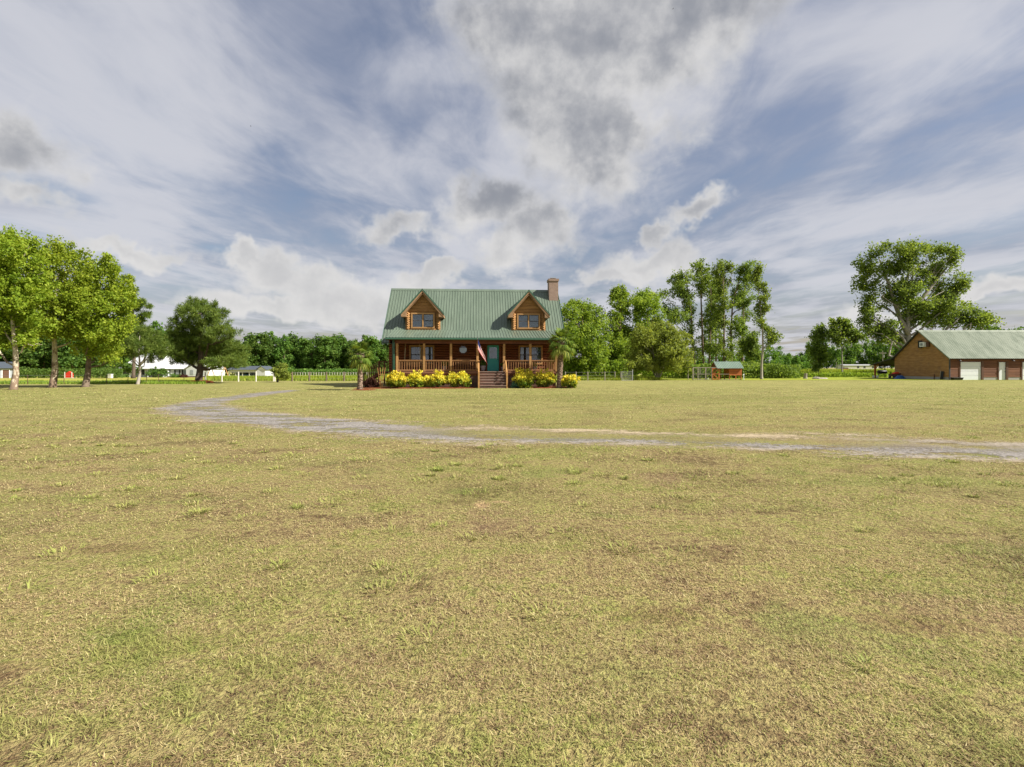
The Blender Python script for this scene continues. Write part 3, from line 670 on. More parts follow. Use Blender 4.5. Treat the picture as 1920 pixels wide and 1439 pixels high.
# left tree line beyond the hay field
tops = [(455,640),(468,628),(480,622),(497,621),(508,624),(522,634),(534,630),(548,626),(560,634),(572,632),(585,636),(598,630),(610,628),(622,630),(636,628),(646,634),(658,640),(668,638),(684,630),(696,628),(706,634),(718,638),(730,636)]
for px, py in tops:
    Y = 203+rg.uniform(-5, 6); x = PX(px, Y)
    lib_tree(WOOD[int(rg.integers(5))], 'woodland_tree', 'tall leafy tree in the dense dark tree line beyond the green field', px, Y, PZ(py, Y)-float(tz(x, Y)), 14.6, rg, 'trees of the tree line beyond the field', wide=rg.uniform(.9, 1.15))
def wood_mass(name, label, spots, seed, leafmat='leaf_wood', leaf=.62, narrow=1.0, clump=1.0):
    rg = np.random.default_rng(seed); L_ = []
    for k_, (px, Y, h) in enumerate(spots):
        x = PX(px, Y); z0 = float(tz(x, Y))
        L_ += [(x+l[0], Y+l[1], z0+l[2], l[3], l[4], l[5]) for l in rand_lobes(seed*50+k_, h*.95, h*.27, h*.12, 6, narrow)]
    o = inst(name, crown_mesh(name, L_, leafmat, rg, leaf, clump, 26, .85)); return tag(o, label, 'woods', kind='stuff')
wood_mass('woods', 'dense dark wood behind the front row of the left tree line', [(px+rg.uniform(-4, 4), 222+rg.uniform(-4, 6), 14+rg.uniform(-1.5, 1.5)) for px in range(440, 760, 12)], 81)
# dark trees behind the sycamores and the white house
for px, Y, py in ((-30,96,560),(-8,100,575),(28,98,600),(55,104,590),(82,100,605),(112,104,598),(140,100,612),(168,106,600),(196,102,628),(216,112,600),(62,118,575),(130,120,570),(185,122,590),(12,120,570)):
    x = PX(px, Y)
    lib_tree(MIDL[int(rg.integers(3))], 'shade_tree', 'dark leafy tree in the shady grove behind the three sycamores', px, Y, PZ(py, Y)-float(tz(x, Y)), 10.6, rg, 'grove behind the sycamores', wide=1.25)
for px, Y, py in ((232,185,622),(262,190,612),(292,188,606),(308,192,615),(330,186,628),(352,190,620),(400,188,632),(425,192,630),(445,190,640)):
    x = PX(px, Y)
    lib_tree(WOOD[int(rg.integers(5))], 'woodland_tree', 'dark leafy tree rising behind the white neighbouring house', px, Y, PZ(py, Y)-float(tz(x, Y)), 14.6, rg, 'trees behind the white house', wide=1.1)

# --- trees right of the log house
px_tree('leafy_tree', 'full bright green tree just right of the log house and palm', 1092, 72,
        wide([(1085,578,22,15),(1108,582,20,16),(1068,596,18,22),(1098,604,28,22),(1120,606,12,16),(1075,630,26,26),(1105,636,28,26),(1060,650,18,30),(1090,662,32,24),(1118,664,20,24),(1085,690,34,14)], 1.3),
        'leaf_mid', 'bark', .26, 21, .27, .72, 60, 1.0, spread=.8)
px_tree('leafy_tree', 'green tree with a high narrow top left of the second tall crown', 1163, 76,
        wide([(1150,552,9,8),(1164,548,10,8),(1158,568,12,12),(1176,562,8,12),(1168,588,16,14),(1150,600,12,14),(1160,622,24,18),(1180,630,18,20),(1148,650,22,22),(1172,664,26,22),(1150,688,22,14)], 1.3),
        'leaf_mid', 'bark', .24, 22, .27, .72, 56, 1.02, spread=.8)
px_tree('leafy_tree', 'green tree with a broken high top above the multi stemmed tree', 1208, 79,
        wide([(1205,552,14,10),(1222,560,10,12),(1194,566,11,11),(1212,576,20,14),(1232,590,10,14),(1200,598,18,16),(1222,612,22,18),(1240,628,14,16),(1205,636,26,22),(1195,668,24,22),(1230,670,20,22)], 1.3),
        'leaf_mid', 'bark', .24, 23, .27, .72, 54, 1.02, spread=.8)
px_tree('multi_stem_tree', 'rounded olive green tree on several slanting stems at the lawn edge', 1235, 62.6,
        [(1222,618,20,14),(1250,616,18,13),(1205,634,22,18),(1236,640,32,20),(1268,636,24,18),(1194,660,20,20),(1225,664,34,20),(1262,664,32,20),(1285,668,14,20),(1205,684,26,12),(1245,685,32,11),(1280,688,18,10),(1188,690,10,6)],
        'leaf_olive', 'barkpale', .15, 24, .20, .50, 74, .95, path=[(1235,713),(1232,700),(1229,685),(1224,660),(1220,630)], spread=.8,
        extra_paths=[[(1234,713),(1240,700),(1245,680),(1252,650)],[(1233,713),(1226,700),(1216,685),(1208,665)],[(1236,713),(1236,695),(1238,670),(1236,640)]])
tall = [
 ('tall thin tree with wide left branches, leftmost of the tall group by the coop', 1301, 83, [(1268,521,12,10),(1288,517,12,11),(1253,555,10,8),(1279,542,15,13),(1290,562,14,16),(1257,577,13,8),(1275,596,18,12),(1292,586,12,13),(1291,618,12,10),(1262,598,8,7)], [(1304,707),(1302,670),(1298,630),(1296,590),(1290,550),(1286,520)]),
 ('straight tall tree with long bare trunk, second of the tall group by the coop', 1318, 85, [(1306,500,9,8),(1317,497,9,8),(1320,515,13,13),(1309,532,10,13),(1316,550,8,9),(1326,530,8,8)], [(1321,707),(1319,670),(1317,620),(1314,560),(1315,520),(1314,500)]),
 ('slender ragged tree, third of the tall group by the coop', 1331, 87, [(1330,528,8,13),(1338,557,10,12),(1331,586,11,13),(1326,612,13,11),(1317,638,10,8),(1342,600,8,8),(1336,630,8,8)], [(1330,707),(1331,670),(1332,630),(1333,580),(1332,535)]),
 ('tall hazy tree standing behind the dense square topped one', 1343, 94, [(1338,520,10,10),(1345,545,10,12),(1338,572,11,10),(1350,596,11,11),(1340,622,10,10),(1350,645,10,9)], [(1343,705),(1343,660),(1342,600),(1341,525)]),
 ('tall feathery tree filling the gap behind the split feathery top', 1392, 93, [(1396,540,10,10),(1390,560,9,9),(1400,588,10,9),(1390,604,10,9),(1396,640,11,9)], [(1392,705),(1393,660),(1394,600),(1395,545)]),
 ('tall tree with dense square top above the coop roof', 1359, 82, [(1346,499,9,8),(1360,497,10,8),(1371,503,6,6),(1348,517,13,13),(1358,530,10,14),(1352,550,12,12),(1361,572,11,12),(1346,584,10,10),(1346,607,12,8),(1362,608,9,9)], [(1359,707),(1358,670),(1358,620),(1357,570),(1355,520)]),
 ('tall tree leaning right with split feathery top above the coop', 1371, 84, [(1402,501,10,8),(1386,503,8,8),(1390,519,12,13),(1405,522,10,11),(1382,546,11,14),(1402,562,11,7),(1377,568,12,12),(1393,573,8,8),(1384,607,12,10),(1376,622,10,8),(1398,627,9,6)], [(1371,707),(1372,670),(1371,620),(1373,570),(1381,540),(1390,510)]),
]
for k_, (lab, px, Y, spec, path) in enumerate(tall):
    spec = [(px+(a_-px)*1.12, b_, c_*1.18, d_*1.12) for a_, b_, c_, d_ in spec]+[(px+(8 if k_ % 2 else -8), 640+6*k_, 10, 8), (px+(-7 if k_ % 2 else 9), 668-3*k_, 9, 9)]
    px_tree('tall_tree', lab, px, Y, spec, 'leaf_dark', 'bark', .24, 30+k_, .27, .66, 34, 1.12, path=path, spread=.9, group='tall thin trees by the coop')
px_tree('tall_tree', 'lone thin leaning tree with pale trunk standing right of the coop', 1428, 64.5,
        [(1422,500,7,8),(1414,519,7,10),(1420,520,6,8),(1432,535,9,6),(1420,540,6,7),(1425,564,8,8),(1438,557,5,4),(1424,582,11,6),(1440,580,6,5),(1423,600,10,8),(1432,612,6,6),(1443,624,11,7),(1456,633,9,7),(1445,643,10,7)],
        'leaf_dark', 'barkpale', .17, 40, .22, .55, 38, 1.25, path=[(1428,712.5),(1429,685),(1431,651),(1429,615),(1424,570),(1420,530),(1421,502)], spread=.9, group='tall thin trees by the coop')
px_tree('small_tree', 'small dark tree between the coop and the lone leaning trunk', 1407, 78,
        [(1412,632,9,7),(1402,644,12,8),(1414,648,10,8),(1404,660,12,9),(1416,668,10,10)], 'leaf_dark', 'bark', .12, 41, .30, .5, 45, 1.2)
px_tree('oak_tree', 'huge spreading oak towering behind the brown barn', 1700, 82,
        [(1618,491,17,13),(1653,467,17,11),(1701,461,14,9),(1747,461,21,8),(1714,478,28,12),(1791,478,18,11),(1631,517,20,15),(1604,535,9,13),(1664,505,22,17),(1697,502,23,17),(1741,500,26,17),(1776,496,12,12),(1719,524,26,17),(1752,526,18,15),(1800,522,16,11),(1636,548,12,9),(1675,539,22,15),(1708,554,22,20),(1773,548,24,13),(1807,541,10,6),(1622,574,11,8),(1629,592,16,11),(1657,572,11,8),(1708,581,24,17),(1741,574,26,15),(1780,574,28,15),(1813,583,18,15),(1719,598,28,14),(1762,598,33,14),(1806,605,28,12),(1854,590,14,9),(1850,606,24,8),(1666,611,18,11),(1618,616,16,9),(1642,620,16,10),(1686,633,20,13),(1657,635,18,10)],
        'leaf_dark', 'barkpale', .50, 42, .32, 1.0, 62, 1.12, path=[(1706,708),(1704,660),(1703,620),(1702,590),(1706,550),(1714,500)], spread=.9,
        extra_paths=[[(1703,628),(1690,600),(1680,570),(1672,540),(1660,505),(1652,480)],[(1684,580),(1690,550),(1700,520),(1705,480)],[(1704,600),(1730,560),(1755,530),(1780,500)]])
px_tree('field_tree', 'dense dark tree left of the pale slender trunk near the barn', 1535, 92,
        [(1536,612,9,7),(1540,630,15,11),(1528,634,10,9),(1535,650,18,11),(1524,660,11,9),(1545,665,12,10),(1534,676,15,13),(1532,694,9,7)], 'leaf_dark', 'bark', .16, 43, .34, .85, 50, 1.1)
px_tree('field_tree', 'umbrella shaped tree with slender pale trunk left of the lean-to', 1578, 90,
        [(1570,604,15,7),(1584,604,11,7),(1560,618,11,9),(1590,618,12,10),(1574,622,14,8),(1596,634,10,7),(1578,640,13,8),(1606,628,8,6),(1616,633,9,6),(1560,634,8,6)], 'leaf_dark', 'barkpale', .15, 44, .34, .80, 46, 1.15, path=[(1579,710),(1580,690),(1579,660),(1577,635),(1575,608)])
# far woods on the right read as one mass each
sp = []
for px in list(range(1468, 1700, 11))+list(range(1830, 1990, 12)):
    Y = 300+rg.uniform(-10, 10); py = 640+rg.uniform(-8, 10) if px > 1515 else 668+rg.uniform(-6, 6)
    if px > 1800: py = 612+rg.uniform(-6, 8)
    sp.append((px, Y, PZ(py, Y)))
wood_mass('woods', 'far hazy wood beyond the crop field behind the barn', sp, 82, 'leaf_wood', 1.0, 1.0, 1.8)
sp = [(px, 150+rg.uniform(-8, 8), PZ(py, 150)) for px, py in ((1300,664),(1316,668),(1335,662),(1352,666),(1372,664),(1388,660),(1404,662),(1418,650),(1440,640),(1452,655),(1462,648),(1475,664),(1478,668),(1492,668),(1506,668),(1290,668))]
wood_mass('woods', 'low dark wood in the distance behind the coop', sp, 83, 'leaf_wood', .5)
# --- hedges and undergrowth
def scrub(name, label, px0, px1, Y, top_fn, mat, seed, leaf=.28, n=9000, depth=3.0, gap=.0):
    rg = np.random.default_rng(seed); px = rg.uniform(px0, px1, n); Yv = Y+rg.uniform(-depth, depth, n)
    x = (px-960)/F*Yv; h = np.array([top_fn(p) for p in px]); hh = PZ(h, Yv)*(.62+.62*fbm(x*.45, Yv*.3, seed, 3)); zb = tz(x, Yv)
    u = rg.uniform(0, 1, n)**.75; z = zb+u*np.maximum(.15, hh-zb)
    C = np.stack([x, Yv, z], -1); O = np.stack([rg.normal(size=n)*.4, -.5+rg.normal(size=n)*.4, .5+0*x], -1)
    cl = fbm(x*1.1, z*1.3+Yv*.2, seed+4, 2); keep = cl > .30+gap
    V, F_ = leaf_quads(C[keep], O[keep], leaf, rg, .66, .5); T_ = np.clip(.1+.75*cl[keep]+rg.normal(size=keep.sum())*.15, 0, 1)
    o = inst(name, raw_mesh(name, V, F_, mat, np.repeat(T_, 4))); return tag(o, label, 'undergrowth', kind='stuff')
scrub('undergrowth', 'tangled green undergrowth below the trees right of the house', 1050, 1300, 74, lambda p: 668 if p < 1140 else 676, 'leaf_mid', 61, .32, 15000, 3.5)
scrub('undergrowth', 'dense green hedge behind the coop and the lone thin tree', 1285, 1500, 72, lambda p: 684 if p < 1385 else (680 if p < 1430 else 684), 'leaf_dark', 62, .30, 15000, 3.0)
scrub('undergrowth', 'low weeds along the edge of the crop field near the barn', 1495, 1665, 80, lambda p: 699, 'leaf_mid', 63, .25, 6000, 2.0, .08)
scrub('undergrowth', 'low green scrub at the foot of the far tree line', 440, 740, 196, lambda p: 692, 'leaf_wood', 64, .6, 9000, 4.0)
scrub('undergrowth', 'dark shrubs at the foot of the grove behind the sycamores', -60, 230, 93, lambda p: 690, 'leaf_wood', 65, .32, 8000, 3.0)
# tall meadow grass and crops
def tall_grass(name, label, n, fx, h, mat, seed, w=.06):
    rg = np.random.default_rng(seed); x, y = fx(rg, n); z0 = tz(x, y)+.0
    L = h*rg.uniform(.5, 1.2, n)*(.5+fbm(x*.3, y*.3, seed)); a = rg.uniform(0, 6.28, n); lean = rg.normal(size=(n, 2))*.25
    V = np.stack([np.stack([x-np.cos(a)*w, y-np.sin(a)*w, z0], -1), np.stack([x+np.cos(a)*w, y+np.sin(a)*w, z0], -1), np.stack([x+lean[:, 0]*L, y+lean[:, 1]*L, z0+L], -1)], 1)
    o = inst(name, raw_mesh(name, V.reshape(-1, 3), np.arange(3*n).reshape(n, 3), mat, np.repeat(np.clip(.5+rg.normal(size=n)*.2, 0, 1), 3)))
    return tag(o, label, 'grass', kind='stuff')
def box_fx(px0, px1, y0, y1):
    def f(rg, n):
        y = np.exp(rg.uniform(math.log(y0), math.log(y1), n)); return (rg.uniform(px0, px1, n)-960)/F*y, y
    return f
tall_grass('meadow_grass', 'long bright green grass of the field behind the left fence', 26000, box_fx(385, 740, 57.5, 130), .42, 'leaf_crop', 71)
tall_grass('meadow_grass', 'strip of long green grass beyond the lawn right of the house', 9000, box_fx(1050, 1240, 59.5, 70), .38, 'leaf_crop', 72)
tall_grass('meadow_grass', 'ragged grass along the wire fence before the white house', 8000, box_fx(-40, 385, 46.5, 51), .26, 'leaf_mid', 74, .04)
tall_grass('crop', 'tall yellow green crop standing in the field left of the barn', 24000, box_fx(1470, 1720, 84, 200), .95, 'leaf_crop', 73, .10)

# ------------------------------------------------------------------ log house
TH = R(3.8); HC = Vector((-2.6, 38.7, 0))
def HW(lx, ly, z): return (HC.x+lx*math.cos(TH)-ly*math.sin(TH), HC.y+lx*math.sin(TH)+ly*math.cos(TH), z)
house = thing('log_house', 'log cabin house with green metal roof, two dormers and long front porch', 'house', HC, TH)
WL, WR, WY = -6.7, 6.3, 2.3
box('foundation', 'brick', house, WL, WR, WY+.12, 10.7, -.1, 1.2)
box('porch_foundation', 'brick', house, -5.97, 5.97, .02, WY+.10, -.1, .93)
pd = box('porch_deck', 'porchfloor', house, -6.05, 6.05, -.06, WY+.14, 1.06, 1.202)
box('rim_board', 'log', house, -6.02, 6.02, -.03, .06, .90, 1.058)
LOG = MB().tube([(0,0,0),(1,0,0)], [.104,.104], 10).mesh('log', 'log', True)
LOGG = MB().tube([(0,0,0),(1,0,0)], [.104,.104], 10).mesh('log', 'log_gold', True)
def log_wall(name, y, z0, z1, x0, x1, openings, parent=house, dz=.196, over=0.0):
    mb = MB()                                             # thin backing boards behind the logs, cut round the openings
    cuts = sorted(set([z0, z1]+[o[2] for o in openings]+[o[3] for o in openings]))
    for a, b in zip(cuts[:-1], cuts[1:]):
        xs_ = [x0]; 
        for o in sorted(openings):
            if o[2] <= (a+b)/2 <= o[3]: xs_ += [o[0], o[1]]
        xs_.append(x1)
        for k_ in range(0, len(xs_), 2): mb.box(xs_[k_], xs_[k_+1], y+.02, y+.07, a, b)
    w = mb.build(name, 'log', parent)
    n = int(round((z1-z0)/dz))
    for i_ in range(n):
        z = z0+(i_+.5)*(z1-z0)/n
        xs_ = [x0-over]
        for o in sorted(openings):
            if o[2]-.06 <= z <= o[3]+.06: xs_ += [o[0], o[1]]
        xs_.append(x1+over)
        for k_ in range(0, len(xs_), 2):
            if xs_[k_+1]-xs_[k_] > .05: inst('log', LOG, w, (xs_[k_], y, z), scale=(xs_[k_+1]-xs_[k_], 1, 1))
    return w
DOOR = (.76, 1.72, 1.2, 3.29); WIN_L = (-5.4, -3.43, 1.75, 3.27); WIN_R = (3.28, 5.23, 1.75, 3.27)
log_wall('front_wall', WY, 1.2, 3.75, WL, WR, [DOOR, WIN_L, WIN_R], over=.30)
for x in (WL+.05, WR-.05):                                 # side walls: logs run back, their ends crossing at the corners
    w = box('side_wall', 'log', house, x-.03 if x > 0 else x-.02, x+.02 if x > 0 else x+.03, WY+.15, 10.6, 1.2, 3.75)
    for i_ in range(13):
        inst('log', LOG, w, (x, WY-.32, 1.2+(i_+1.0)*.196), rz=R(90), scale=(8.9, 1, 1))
    MB().prism([(x-.06, 2.3, 3.74), (x-.06, 10.8, 3.74), (x-.06, 6.55, 8.15)], (.12, 0, 0)).build('gable_wall', 'log', house)
box('back_wall', 'log', house, WL, WR, 10.55, 10.66, 1.2, 3.75)
box('attic_floor', 'interior', house, WL+.1, WR-.1, WY+.1, 10.5, 3.70, 3.74)
box('partition', 'interior', house, WL+.1, WR-.1, 4.6, 4.66, 1.2, 3.7)

# main roof
EZ, EY, RZ_, RY = 3.50, 1.90, 8.37, 6.55
X0, X1 = -7.5, 7.1
rs_ = (RZ_-EZ)/(RY-EY)
roof = MB().prism([(X0, EY, EZ-.14), (X0, RY, RZ_-.14), (X0, 2*RY-EY, EZ-.14), (X0, 2*RY-EY, EZ-.03), (X0, RY, RZ_-.03), (X0, EY, EZ-.03)], (X1-X0, 0, 0)).build('roof', 'green_trim', house)
def panel_mesh(name, w, y0, z0, y1, z1, mat, nrib=4, rib=.032, rw=.035, th=.02):
    d = Vector((0, y1-y0, z1-z0)); nrm = Vector((0, -(z1-z0), (y1-y0))).normalized()
    if nrm.z < 0: nrm = -nrm
    prof = [(0.0, 0)]
    for k_ in range(nrib):
        c = (k_+.5)*w/nrib; prof += [(c-rw, 0), (c-rw*.4, rib), (c+rw*.4, rib), (c+rw, 0)]
    prof.append((w-.002, 0))
    A = [Vector((x, y0, z0))+nrm*h for x, h in prof]; B = [p+d for p in A]; n = len(A)
    mb = MB().add(A+B, [(i_, i_+1, i_+1+n, i_+n) for i_ in range(n-1)])
    mb.add([A[0], A[-1], A[-1]-nrm*th, A[0]-nrm*th, B[0], B[-1], B[-1]-nrm*th, B[0]-nrm*th], [(3,2,6,7), (0,3,7,4), (1,5,6,2)])
    me = bpy.data.meshes.new(name); me.from_pydata(mb.v, [], mb.f); me.materials.append(MATS[mat]); return me
pw = (X1-X0)/16
PF = panel_mesh('roof_panel', pw, EY-.05, EZ-.05*rs_+.005, RY, RZ_+.005, 'roof'); PB = panel_mesh('roof_panel', pw, 2*RY-EY+.05, EZ-.05*rs_+.005, RY, RZ_+.005, 'roof')
for i_ in range(16):
    inst('roof_panel', PF, roof, (X0+i_*pw, 0, 0)); inst('roof_panel', PB, roof, (X0+i_*pw, 0, 0))
MB().prism([(X0, RY-.2, RZ_-.17), (X0, RY, RZ_+.05), (X0, RY+.2, RZ_-.17), (X0, RY, RZ_-.01)], (X1-X0, 0, 0)).build('ridge_cap', 'roof', roof)
for xa in (X0-.025, X1):
    MB().prism([(xa, EY-.06, EZ-.22), (xa, RY, RZ_-.20), (xa, RY, RZ_+.06), (xa, EY-.06, EZ+.02)], (.025, 0, 0)).build('rake_trim', 'green_trim', roof)
# porch roof
PX0, PX1, PY0, PZ0, PY1, PZ1 = -6.8, 6.6, -.45, 3.72, 2.87, 4.50
proof = MB().prism([(PX0, PY0, PZ0-.05), (PX0, PY1, PZ1-.05), (PX0, PY1, PZ1-.01), (PX0, PY0, PZ0-.01)], (PX1-PX0, 0, 0)).build('porch_roof', 'green_trim', house)
ppw = (PX1-PX0)/15; PP = panel_mesh('roof_panel', ppw, PY0-.03, PZ0, PY1, PZ1+.01, 'roof')
for i_ in range(15): inst('roof_panel', PP, proof, (PX0+i_*ppw, 0, 0))
MB().prism([(PX0, -.56, 3.70), (PX0, -.585, 3.60), (PX0, -.55, 3.55), (PX0, -.46, 3.55), (PX0, -.46, 3.70)], (PX1-PX0, 0, 0)).build('gutter', 'green_trim', proof)
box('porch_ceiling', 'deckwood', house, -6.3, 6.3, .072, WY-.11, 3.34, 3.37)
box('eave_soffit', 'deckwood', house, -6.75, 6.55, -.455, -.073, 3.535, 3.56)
for xa in (-6.6, 6.36): MB().prism([(xa, -.06, 3.34), (xa, 2.2, 3.34), (xa, 2.2, 4.27), (xa, -.06, 3.72)], (.04, 0, 0)).build('porch_end_board', 'log', house)
box('porch_beam', 'deckwood', house, -6.3, 6.3, -.07, .07, 3.30, 3.66)
# posts, railing
for x in (-6, -4, -2, 0, 2, 4, 6): box('porch_post', 'trim', house, x-.085, x+.085, -.085, .085, 1.203, 3.298)
BAL = MB().box(-.021, .021, -.021, .021, 0, .70).mesh('baluster', 'rail')
def railing(a, b, z=1.203):
    mb = MB(); A, B = Vector((*a, z)), Vector((*b, z))
    mb.bar(A+Vector((0,0,.84)), B+Vector((0,0,.84)), .12, .045); mb.bar(A+Vector((0,0,.78)), B+Vector((0,0,.78)), .04, .07); mb.bar(A+Vector((0,0,.10)), B+Vector((0,0,.10)), .045, .08)
    r = mb.build('railing', 'rail', house); L = (B-A).length; n = int(L/.17)
    for k_ in range(n):
        p = A+(B-A)*((k_+.5)/n); inst('baluster', BAL, r, (p.x, p.y, z+.10))
for x in (-6, -4, -2, 2, 4): railing((x+.085, 0), (x+1.915, 0))
railing((-6, .085), (-6, 2.1)); railing((6, .085), (6, 2.1))
# front door
door = box('door', 'teal', house, DOOR[0]+.02, DOOR[1]-.02, WY-.02, WY+.03, 1.22, 3.27)
door['label'] = 'teal front door with half glass'
fr = MB(); 
for a, b in ((DOOR[0]-.13, DOOR[0]), (DOOR[1], DOOR[1]+.13)): fr.box(a, b, WY-.15, WY+.06, 1.204, 3.42)
fr.box(DOOR[0], DOOR[1], WY-.15, WY+.06, 3.29, 3.42); fr.build('door_frame', 'log', door)
mb = MB(); gx0, gx1, gz0, gz1 = DOOR[0]+.17, DOOR[1]-.17, 2.22, 3.12
for a in ((gx0-.05, gx0, gz0-.05, gz1+.05), (gx1, gx1+.05, gz0-.05, gz1+.05), (gx0, gx1, gz0-.05, gz0), (gx0, gx1, gz1, gz1+.05)): mb.box(a[0], a[1], WY-.045, WY-.0205, a[2], a[3])
mb.build('glass_bead', 'teal', door); box('curtain', 'blind', door, gx0+.01, gx1-.01, WY-.026, WY-.022, gz0+.01, gz1-.01); box('pane', 'glass', door, gx0, gx1, WY-.036, WY-.032, gz0, gz1)
for xa, za in ((gx0-.01, 1.40), ((gx0+gx1)/2+.03, 1.40)): MB().box(xa, xa+.27, WY-.03, WY-.0205, za, za+.62).build('door_panel', 'teal', door)
MB().tube([(DOOR[1]-.1, WY-.09, 2.17), (DOOR[1]-.1, WY-.02, 2.17)], [.035, .02], 8).build('handle', 'black', door); MB().tube([(DOOR[1]-.1, WY-.05, 2.32), (DOOR[1]-.1, WY-.02, 2.32)], [.03, .03], 8).build('deadbolt', 'black', door)

def window(parent, x0, x1, z0, z1, y, trim='trim', inside='curtain', tw=.12, frame='darkgrey'):
    mb = MB(); mb.box(x0-tw, x0, y-.06, y+.05, z0-tw, z1+tw).box(x1, x1+tw, y-.06, y+.05, z0-tw, z1+tw).box(x0, x1, y-.06, y+.05, z1, z1+tw).box(x0, x1, y-.07, y+.05, z0-tw, z0)
    xm = (x0+x1)/2; mb.box(xm-.05, xm+.05, y-.058, y+.05, z0, z1)
    w = mb.build('window', trim, parent)
    for a, b in ((x0, xm-.05), (xm+.05, x1)):
        s_ = MB(); zm = (z0+z1)/2
        for q in ((a, a+.045, z0, z1), (b-.045, b, z0, z1), (a+.045, b-.045, z0, z0+.05), (a+.045, b-.045, z1-.05, z1), (a+.045, b-.045, zm-.03, zm+.03)): s_.box(q[0], q[1], y-.03, y+.03, q[2], q[3])
        s_.build('sash', frame, w)
        for zz0, zz1 in ((z0+.05, zm-.03), (zm+.03, z1-.05)): box('pane', 'glass', w, a+.045, b-.045, y-.006, y+.006, zz0, zz1)
        if inside == 'curtain':
            side = a < xm-.2
            c0, c1 = (a+.03, a+.30) if side else (b-.30, b-.03)
            c = MB(); n = 14; v = []
            for k_ in range(n+1):
                xx = c0+(c1-c0)*k_/n; yy = y+.16+.035*math.sin(k_*1.7); v += [(xx, yy, z0-.02), (xx, yy, z1)]
            c.add(v, [(2*k_, 2*k_+2, 2*k_+3, 2*k_+1) for k_ in range(n)]); c.build('curtain', 'curtain', w)
        else: box('blind', inside, w, a+.01, b-.01, y+.034, y+.05, z0+.01, z1-.01)
    return w
window(house, WIN_L[0]+.12, WIN_L[1]-.12, WIN_L[2]+.12, WIN_L[3]-.12, WY-.05); window(house, WIN_R[0]+.12, WIN_R[1]-.12, WIN_R[2]+.12, WIN_R[3]-.12, WY-.05)
# octagonal window
ocx, ocz = -1.15, 2.93
def octa(r, y): return [(ocx+r*math.cos(R(22.5+45*k_)), y, ocz+r*math.sin(R(22.5+45*k_))) for k_ in range(8)]
mb = MB(); o1, o2, o3, o4 = octa(.43, WY-.10), octa(.30, WY-.10), octa(.43, WY-.16), octa(.30, WY-.16)
for k_ in range(8):
    j = (k_+1) % 8; mb.add([o1[k_], o1[j], o2[j], o2[k_], o3[k_], o3[j], o4[j], o4[k_]], [(4,5,6,7), (0,1,5,4), (3,7,6,2), (0,3,2,1)])
ow = mb.build('octagonal_window', 'deckwood', house)
MB().prism(octa(.30, WY-.112), (0, .008, 0)).build('blind', 'whiteblind', ow); MB().prism(octa(.30, WY-.125), (0, .006, 0)).build('pane', 'glass', ow)  # white sheet added behind the pane paints its sky reflection
MB().prism([(ocx-.27, WY-.114, ocz+.14), (ocx+.27, WY-.114, ocz+.14), (ocx+.12, WY-.114, ocz+.28), (ocx-.12, WY-.114, ocz+.28)], (0, -.006, 0)).build('valance', 'black', ow)  # black piece leaves the pane's top dark above the painted reflection

